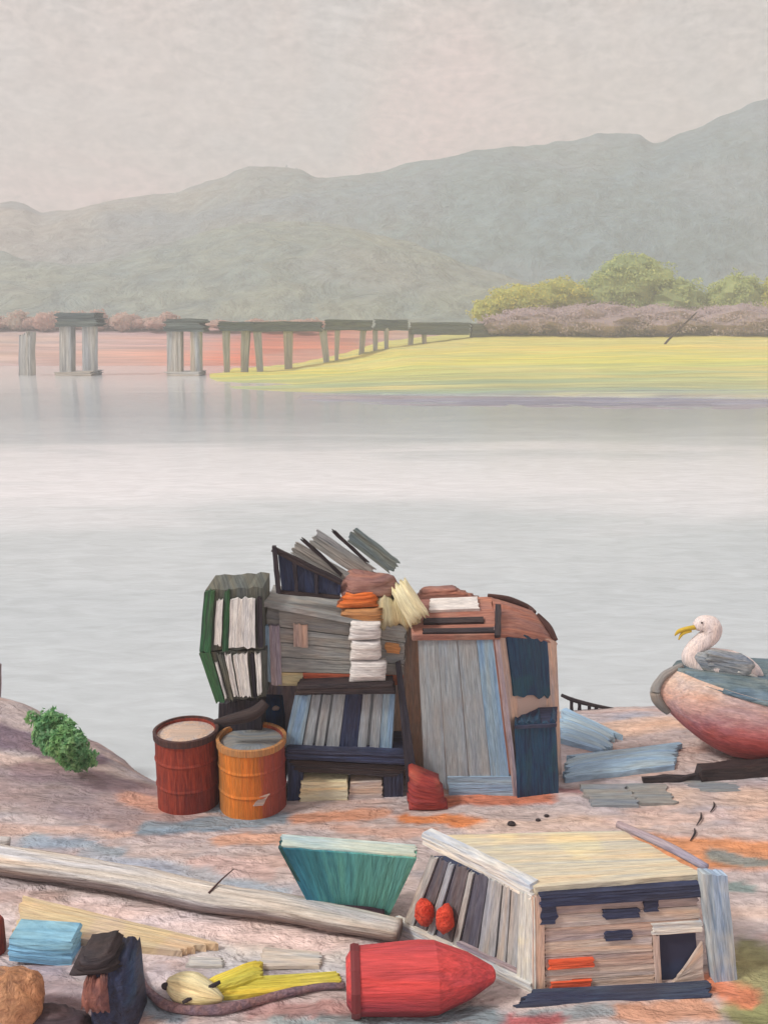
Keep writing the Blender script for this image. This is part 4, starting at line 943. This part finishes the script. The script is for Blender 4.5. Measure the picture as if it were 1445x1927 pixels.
# ------------------------------------------------------------------ white hutch
zt = G(1000, 1858).z + 0.78
def Z(px, py, z): return onz(px, py, z)
b_fl, b_fr, b_bl = G(1006, 1862), G(1326, 1842), G(748, 1748)
b_fl.z = b_fr.z = b_bl.z = min(b_fl.z, b_fr.z, b_bl.z)
t_fl, t_fr, t_bl = Z(1004, 1684, zt - 0.06), Z(1312, 1664, zt - 0.06), Z(806, 1606, zt - 0.06)
b_br = b_fr + (b_bl - b_fl) * 0.62; t_br = t_fr + (t_bl - t_fl) * 0.8
t = thing('hutch', b_fl, 'white roofed slatted hutch with navy eave and leaning grey post', 'hutch')
mk('slat_grey', (178, 180, 180), (150, 152, 154), along='z', streak=40)
mk('slat_dark', (104, 102, 110), (86, 84, 94), along='z', streak=40)
mk('hutch_white', (216, 216, 206), (190, 194, 194), (224, 216, 176), along='z', streak=36, bump=0.45, drift=0.2)
mk('hutch_white_x', (214, 216, 212), (176, 186, 196), along='x', streak=30, bump=0.45)
mk('roof_cream', (212, 206, 182), (196, 190, 172), (228, 220, 176), along='x', streak=26, patch=2.0, bump=0.4)
V = [b_fl, b_fr, b_br, b_bl, t_fl, t_fr, t_br, t_bl]
cen = sum(V, Vector()) / 8
V = [cen + (p - cen) * 0.96 for p in V]
mesh('core', (V, [(0, 1, 5, 4), (1, 2, 6, 5), (2, 3, 7, 6), (3, 0, 4, 7), (4, 5, 6, 7), (0, 1, 2, 3)]), M['navy'], t)  # navy stands in for the shade inside the hutch
# roof
r_fl, r_fr, r_br, r_bl = Z(1000, 1662, zt), Z(1316, 1640, zt), Z(1170, 1563, zt), Z(806, 1572, zt)
r_fl, r_fr = r_fl + Vector((0, -0.05, 0)), r_fr + Vector((0.02, -0.03, 0))
rq = [r_fl, r_fr, r_br, r_bl]
ro = mesh('roof', slab(rq, Vector((0, 0, -0.06)), 'u', ridge=0.004, rag=0.02), M['roof_cream'], t)
mesh('eave_board', slab([r_bl + Vector((-0.05, 0.0, -0.075)), r_fl + Vector((-0.02, -0.02, -0.085)), r_fl + Vector((-0.02, -0.0, 0.022)), r_bl + Vector((-0.05, 0.02, 0.022))], Vector((0.07, 0.06, 0.0)), 'u', ridge=0.004, nc=6, na=9), M['hutch_white_x'], t)
mesh('ridge_pole', tube([r_br + Vector((-0.02, 0.06, 0.02)), r_br.lerp(r_fr, 0.5) + Vector((0.05, 0.02, 0.03)), r_fr + Vector((0.04, 0.06, 0.01))], [0.03, 0.035, 0.03], n=8), M['mauve'], t, smooth=True)
# left side slats
Lq = [b_bl, b_fl, t_fl, t_bl]
ws = [(0.03, 0.10, 'slat_grey'), (0.11, 0.20, 'slat_dark'), (0.215, 0.265, 'slat_grey'), (0.28, 0.40, 'slat_dark'), (0.415, 0.455, 'slat_grey'), (0.465, 0.585, 'slat_dark'), (0.60, 0.72, 'slat_grey'), (0.735, 0.80, 'slat_grey'), (0.81, 0.885, 'slat_grey')]
for u0, u1, mt in ws:
    mesh('slat', slab(sub(Lq, u0, u1, 0.1, 0.98, 0.012 if mt == 'slat_grey' else -0.004), 0.03, 'v', ridge=0.003, nc=6), M[mt], t)
mesh('corner_post', slab(sub(Lq, 0.89, 1.02, 0.0, 1.0, 0.03), 0.06, 'v', nc=7), M['hutch_white'], t)
mesh('sill', slab(sub(Lq, -0.05, 1.0, -0.03, 0.12, 0.05), 0.09, 'u', ridge=0.004, nc=7), M['hutch_white_x'], t)
mesh('side_rail', slab(sub(Lq, 0.45, 0.9, 0.135, 0.19, 0.02), 0.03, 'u', nc=4), M['mauve'], t)
# front boards
Fq = [b_fl, b_fr, t_fr, t_fl]
mesh('front_corner', slab(sub(Fq, -0.015, 0.055, 0.0, 1.0, 0.03), 0.05, 'v', nc=5), M['beige'], t)
for v0, v1, u1, mt in [(0.02, 0.12, 0.70, 'beige_h'), (0.125, 0.235, 0.70, 'beige_h'), (0.24, 0.36, 0.70, 'pinkboard'), (0.365, 0.52, 0.70, 'beige_h'), (0.525, 0.66, 0.99, 'pinkboard'), (0.665, 0.79, 0.99, 'beige_h'), (0.795, 0.90, 0.99, 'pinkboard')]:
    mesh('front_board', slab(sub(Fq, 0.06, u1, v0, v1, 0.012 + random.uniform(0, 0.004)), 0.035, 'u', ridge=0.003, nc=6), M[mt], t)
mesh('eave', slab(sub(Fq, 0.03, 1.0, 0.905, 1.03, 0.05), 0.07, 'u', ridge=0.006, nc=8), M['navy_h'], t)
for u0, u1, v0, v1 in ((0.04, 0.13, 0.72, 0.93), (0.66, 0.74, 0.78, 0.95), (0.41, 0.62, 0.73, 0.82), (0.42, 0.57, 0.51, 0.60)):
    mesh('opening_shade', slab(sub(Fq, u0, u1, v0, v1, 0.034), 0.03, 'u', ridge=0.003, rag=0.015, nc=6), M['navy_h'], t)  # navy sheets on the boards: shade of the openings put into colour
mk('orange_red', (222, 98, 62), (200, 80, 52), along='x', streak=36)
mesh('orange_board', slab(sub(Fq, 0.08, 0.34, 0.255, 0.345, 0.034), 0.03, 'u', nc=6), M['orange_red'], t)
mesh('orange_board', slab(sub(Fq, 0.09, 0.32, 0.035, 0.12, 0.034), 0.03, 'u', nc=6), M['orange_red'], t)
mesh('lintel', slab(sub(Fq, 0.70, 1.0, 0.545, 0.65, 0.036), 0.05, 'u', nc=6), M['hutch_white_x'], t)
mesh('jamb', slab(sub(Fq, 0.70, 0.735, 0.02, 0.54, 0.03), 0.05, 'v', nc=4), M['beige'], t)
oq = sub(Fq, 0.74, 0.99, 0.02, 0.52, -0.005)
V = [oq[0] + (oq[1] - oq[0]) * 0.25, oq[1], oq[1].lerp(oq[2], 0.80), oq[0].lerp(oq[3], 0.3).lerp(oq[1].lerp(oq[2], 0.3), 0.55)]
nn = (Fq[1] - Fq[0]).cross(Fq[3] - Fq[0]).normalized()
mesh('broken_panel', slab([V[0] + nn * 0.03, V[1] + nn * 0.03, V[2] + nn * 0.03, V[3] + nn * 0.03], 0.025, 'u', nc=6), M['beige_h'], t)
mesh('post', slab([Z(1345, 1856, b_fr.z) , Z(1388, 1850, b_fr.z), ony(1368, 1648, b_fr.y - 0.04), ony(1322, 1648, b_fr.y - 0.04)], 0.08, 'v', ridge=0.005, nc=8, na=9), paint('post_blue', (176, 192, 202), (128, 150, 172), (200, 200, 190), along='z', streak=30), t)
mesh('shadow_strip', slab([Z(968, 1897, b_fl.z + 0.03), Z(1332, 1876, b_fl.z + 0.03), Z(1330, 1844, b_fl.z + 0.10), Z(1004, 1862, b_fl.z + 0.10)], Vector((0, 0.06, -0.14)), 'u', ridge=0.006, rag=0.04), paint('shadow_strip', (66, 80, 102), (46, 54, 78), (56, 56, 74), along='x', streak=26), t)  # dark strip laid in for the shadow along the foot of the hutch
# two red floats hung on the slats
mk('float_red', (222, 84, 62), (196, 62, 48), along='n', streak=16, bump=0.4)
for px, py, rx, ry, lab in [(799, 1717, 17, 24, 'left of two small red floats hung on the hutch'), (838, 1730, 16, 25, 'right of two small red floats hung on the hutch')]:
    z_ = b_fl.z + 0.34 + (0.02 if px < 820 else 0); c_ = onz(px, py, z_)
    # keep it just outside the slatted wall
    n_ = (Lq[1] - Lq[0]).cross(Lq[3] - Lq[0]).normalized(); dist = (c_ - Lq[0]).dot(n_); v_ = (c_ - Vector((0, 0, CAM_Z))).normalized(); c_ = c_ + v_ * ((0.055 - dist) / v_.dot(n_))
    mp = (c_ - Vector((0, 0, CAM_Z))).length / FPX
    o = mesh('float', blob(c_, (rx * mp, 0.05, ry * mp * 1.1), jit=0.2), M['float_red'], base=c_ - Vector((0, 0, ry * mp)), smooth=True); tag(o, lab, 'float', 'red floats hung on the hutch')

# ------------------------------------------------------------------ foreground left
M['log'] = paint('log', (0, 0, 0), bands=[(0.0, (118, 104, 104)), (0.52, (136, 122, 118)), (0.64, (198, 193, 186)), (1.0, (218, 214, 207))], axis='z', rng=(-0.16, 0.16), along='x', streak=20, wob=0.12, bump=0.5, gain=1.15, weave=0)  # brown underside: shade put into the colour of the log
path = [(-420, 1580), (-200, 1600), (0, 1640), (130, 1662), (260, 1686), (400, 1712), (520, 1730), (640, 1752), (752, 1772)]
pts = [G(*p) for p in path]
for p in pts: p.z = 0.53
o = mesh('log', tube(pts, [0.13, 0.15, 0.15, 0.14, 0.14, 0.135, 0.125, 0.12, 0.10][:len(pts)], n=18, k=8, jit=0.05, flat=0.75), M['log'], base=Vector((pts[3].x, pts[3].y, 0.53)), smooth=True); tag(o, 'long pale bleached log lying bent across the sand', 'log')
a, b = G(395, 1722), G(442, 1692); a.z += 0.2; b.z += 0.28
o = mesh('twig', tube([a, a.lerp(b, 0.5) + Vector((0, 0, 0.01)), b], [0.010, 0.007, 0.004], n=6), M['rim_brown'], base=a, smooth=True); tag(o, 'thin brown twig sticking up from the bleached log', 'twig')
a, b = G(-20, 1612), G(22, 1606); a.z += 0.14; b.z += 0.12
o = mesh('stick', tube([a, b], [0.06, 0.045], n=8), M['white_h'], base=a, smooth=True); tag(o, 'short white stick end at the left edge behind the log', 'stick')
def flat(pxs, lift, th, mat, name, label, cat, along='u', group=None, **kw):
    q = [G(*p) for p in pxs]
    zz = max(p.z for p in q) + lift
    for p in q: p.z = zz
    o = mesh(name, slab(q, Vector((0, 0, -th)), along, **kw), M[mat], base=q[0]); tag(o, label, cat, group); return o
flat([(1048, 1398), (1128, 1418), (1166, 1392), (1060, 1352)], 0.05, 0.07, 'lightblue_h', 'cloth', 'crumpled pale blue cloth lying behind the light blue tarpaulin', 'cloth', ridge=0.014, rag=0.06, bulge=0.03, nc=16, na=10)
flat([(1062, 1474), (1262, 1450), (1274, 1408), (1074, 1432)], 0.06, 0.09, 'lightblue_h', 'tarpaulin', 'long light blue folded tarpaulin lying right of the cabin', 'tarpaulin', ridge=0.014, rag=0.06, bulge=0.04, nc=16, na=10)
mk('sandboard', (214, 196, 156), (194, 174, 142), (206, 184, 164), along='x', streak=26)
flat([(30, 1762), (330, 1800), (412, 1786), (44, 1696)], 0.05, 0.06, 'sandboard', 'plank', 'wide sand coloured tapering plank in the left foreground', 'plank', ridge=0.006, rag=0.03)
mk('sky_blue', (136, 188, 214), (110, 164, 196), along='x', streak=30, bump=0.5)
g0 = G(75, 1818)
o = mesh('block', slab([ony(16, 1808, g0.y), ony(134, 1820, g0.y), ony(136, 1772, g0.y + 0.05), ony(20, 1764, g0.y + 0.05)], Vector((0, 0.22, 0)), 'u', ridge=0.006, bulge=0.02, rag=0.012), M['sky_blue'], base=g0); tag(o, 'bright sky blue block in front of the sand coloured plank', 'block')
mk('sackbrown', (190, 146, 112), (156, 116, 92), (206, 160, 126), along='n', streak=9, bump=0.4, weave=0)
g0 = G(22, 1925)
o = mesh('sack', blob(g0 + Vector((0, 0, 0.17)), (0.24, 0.2, 0.24), jit=0.2), M['sackbrown'], base=g0, smooth=True); tag(o, 'round tan sack in the bottom left corner', 'sack')
g0 = G(-6, 1790)
o = mesh('can', lathe(g0, [(0.07, 0), (0.075, 0.05), (0.075, 0.25), (0.06, 0.28), (0.02, 0.285)], 18), M['drum_red'], base=g0); tag(o, 'red can cut by the left edge above the blue block', 'can')
# dark blue tarpaulin folded over a rusty lump
mk('tarp_dark', (50, 60, 88), (40, 40, 56), (58, 92, 126), along='n', streak=14, weave=0)
mk('hub_rust', (146, 98, 88), (112, 74, 72), (124, 108, 112), along='n', streak=14)
yt_ = G(215, 1935).y
stuffed([(172, 1936), (262, 1936), (248, 1806), (176, 1798)], yt_ + 0.04, 0.22, 'tarp_dark', 'tarpaulin', 'dark blue tarpaulin bundle in the left foreground', 'tarpaulin', along='v', rag=0.02, bulge=0.07)
stuffed([(138, 1836), (228, 1826), (206, 1788), (158, 1794)], yt_ + 0.0, 0.2, 'dark', 'cloth', 'black cloth draped over the dark blue tarpaulin bundle', 'cloth', rag=0.04, bulge=0.05)
stuffed([(152, 1900), (210, 1904), (202, 1838), (160, 1842)], yt_ - 0.03, 0.14, 'hub_rust', 'rusty_lump', 'rusty brown lump before the dark blue tarpaulin bundle', 'scrap', along='v', rag=0.03, bulge=0.06)
# rope
path = [(246, 1796), (262, 1836), (280, 1872), (312, 1898), (360, 1908), (420, 1906), (480, 1892), (540, 1876), (600, 1864), (650, 1862)]
pts = [G(*p) for p in path]
for p in pts: p.z += 0.03
mk('rope', (132, 108, 114), (100, 82, 92), along='n', streak=30, weave=0)
o = mesh('hose', tube(pts, [0.02, 0.024, 0.026, 0.032, 0.036, 0.036, 0.032, 0.03, 0.026, 0.02], n=10, k=6, jit=0.15), M['rope'], base=pts[5], smooth=True); tag(o, 'thick purplish hose curving round the cream float', 'hose')
# cream float with dark plug, yellow strip
a, b = G(318, 1872), G(420, 1894); a.z += 0.10; b.z += 0.06
mk('float_cream', (236, 228, 184), (212, 202, 160), (228, 218, 140), along='x', streak=30, bump=0.5)
t = thing('float', a.lerp(b, 0.5) - Vector((0, 0, 0.1)), 'cream egg shaped float with a dark plug, next to yellow cloth', 'float')
mesh('body', tube([a, a.lerp(b, 0.2), a.lerp(b, 0.45), a.lerp(b, 0.75), b], [0.045, 0.105, 0.12, 0.085, 0.02], n=16, flat=0.85), M['float_cream'], t, smooth=True)
mesh('plug', blob(ony(313, 1856, a.y - 0.05), (0.035, 0.02, 0.03), nu=12, nv=8), M['dark'], t, smooth=True)
mk('yellow', (216, 204, 84), (196, 182, 70), (224, 214, 120), along='x', streak=36, bump=0.5)
flat([(404, 1878), (494, 1852), (486, 1820), (390, 1856)], 0.05, 0.05, 'yellow', 'cloth', 'folded bright yellow cloth between cream float and yellow strip', 'cloth', ridge=0.012, rag=0.03, bulge=0.03)
flat([(408, 1884), (640, 1860), (636, 1836), (440, 1850)], 0.03, 0.04, 'yellow', 'strip', 'long flat yellow strip reaching towards the red buoy', 'strip', ridge=0.006, rag=0.02)
mk('palegrey', (196, 196, 192), (174, 176, 178), along='x', streak=26)
flat([(486, 1826), (600, 1824), (606, 1800), (500, 1792)], 0.03, 0.03, 'palegrey', 'slab', 'pale grey slab on the sand above the yellow strip', 'slab', ridge=0.004, rag=0.02)
flat([(352, 1822), (420, 1822), (418, 1808), (360, 1806)], 0.02, 0.02, 'palegrey', 'slab', 'small pale grey slab beside the end of the sand plank', 'slab', ridge=0.004, rag=0.02)
a, b = G(345, 1908), G(416, 1880); a.z += 0.09; b.z += 0.14
o = mesh('stick', tube([a, a.lerp(b, 0.5), b], [0.012, 0.02, 0.014], n=7), M['dark'], base=a, smooth=True); tag(o, 'short dark stick crossing the end of the cream float', 'stick')
# red buoy with conical end
a, b = G(652, 1896), G(930, 1880); a.z += 0.21; b.z += 0.2
M['buoy'] = paint('buoy', (0, 0, 0), bands=[(0.0, (118, 44, 56)), (0.42, (146, 54, 62)), (0.5, (186, 68, 72)), (1.0, (196, 76, 78))], axis='z', rng=(-0.05, 0.47), along='x', streak=26, wob=0.06, bump=0.35, uv=False)  # bright top and dark lower half: light and shade put into the red
t = thing('buoy', a.lerp(b, 0.5) - Vector((0, 0, 0.2)), 'large red faceted buoy with pointed end lying before the hutch', 'buoy')
ab = b - a; e1 = Vector((0, 0, 1)); e2 = ab.cross(e1).normalized(); e1 = e2.cross(ab).normalized()
V, F = [], []; n = 10
stn = [(0.0, 0.15), (0.035, 0.205), (0.08, 0.225), (0.5, 0.245), (0.60, 0.24), (0.82, 0.155), (0.985, 0.055), (1.0, 0.03)]
for s, r_ in stn:
    for k in range(n):
        th = 2 * math.pi * (k + 0.5) / n; V.append(a + ab * s + (e1 * math.sin(th) + e2 * math.cos(th)) * r_ * (1 + random.uniform(-0.015, 0.015)))
for i in range(len(stn) - 1):
    for k in range(n): F.append((i * n + k, i * n + (k + 1) % n, (i + 1) * n + (k + 1) % n, (i + 1) * n + k))
F.append(tuple(range(n))); F.append(tuple((len(stn) - 1) * n + k for k in range(n)))
mesh('body', (V, F), M['buoy'], t)
V = []; F = []
for s, r_ in ((0.03, 0.232), (0.055, 0.240), (0.09, 0.234)):
    for k in range(n):
        th = 2 * math.pi * (k + 0.5) / n; V.append(a + ab * s + (e1 * math.sin(th) + e2 * math.cos(th)) * r_)
for i in range(2):
    for k in range(n): F.append((i * n + k, i * n + (k + 1) % n, (i + 1) * n + (k + 1) % n, (i + 1) * n + k))
mesh('end_band', (V, F), M['maroon'], t)
# low dark lump at the bottom edge
g0 = G(100, 1930); o = mesh('dark_lump', blob(g0 + Vector((0, 0, 0.03)), (0.26, 0.12, 0.09), jit=0.3), paint('dark_lump', (78, 64, 70), (58, 48, 54), along='x'), base=g0, smooth=True); tag(o, 'dark low lump at the bottom edge beside the tan sack', 'dark_lump')

# ------------------------------------------------------------------ haze over the water
def haze():
    x0, x1, y0, y1, z0, z1 = -860, 860, -40, 640, -3, 150
    V = [(x, y, z) for z in (z0, z1) for y in (y0, y1) for x in (x0, x1)]
    F = [(0, 1, 3, 2), (4, 5, 7, 6), (0, 1, 5, 4), (2, 3, 7, 6), (0, 2, 6, 4), (1, 3, 7, 5)]
    m = bpy.data.materials.new('haze_air'); m.use_nodes = True; N, Lk = m.node_tree.nodes, m.node_tree.links
    N.remove(N['Principled BSDF'])
    v = N.new('ShaderNodeVolumePrincipled'); v.inputs['Color'].default_value = (0.93, 0.96, 0.97, 1); v.inputs['Density'].default_value = 0.0022
    v.inputs['Anisotropy'].default_value = 0.0
    Lk.new(v.outputs[0], N['Material Output'].inputs['Volume'])
    o = mesh('haze', (V, F), m); tag(o, 'pale damp haze over the water and hills', kind='stuff')
haze()
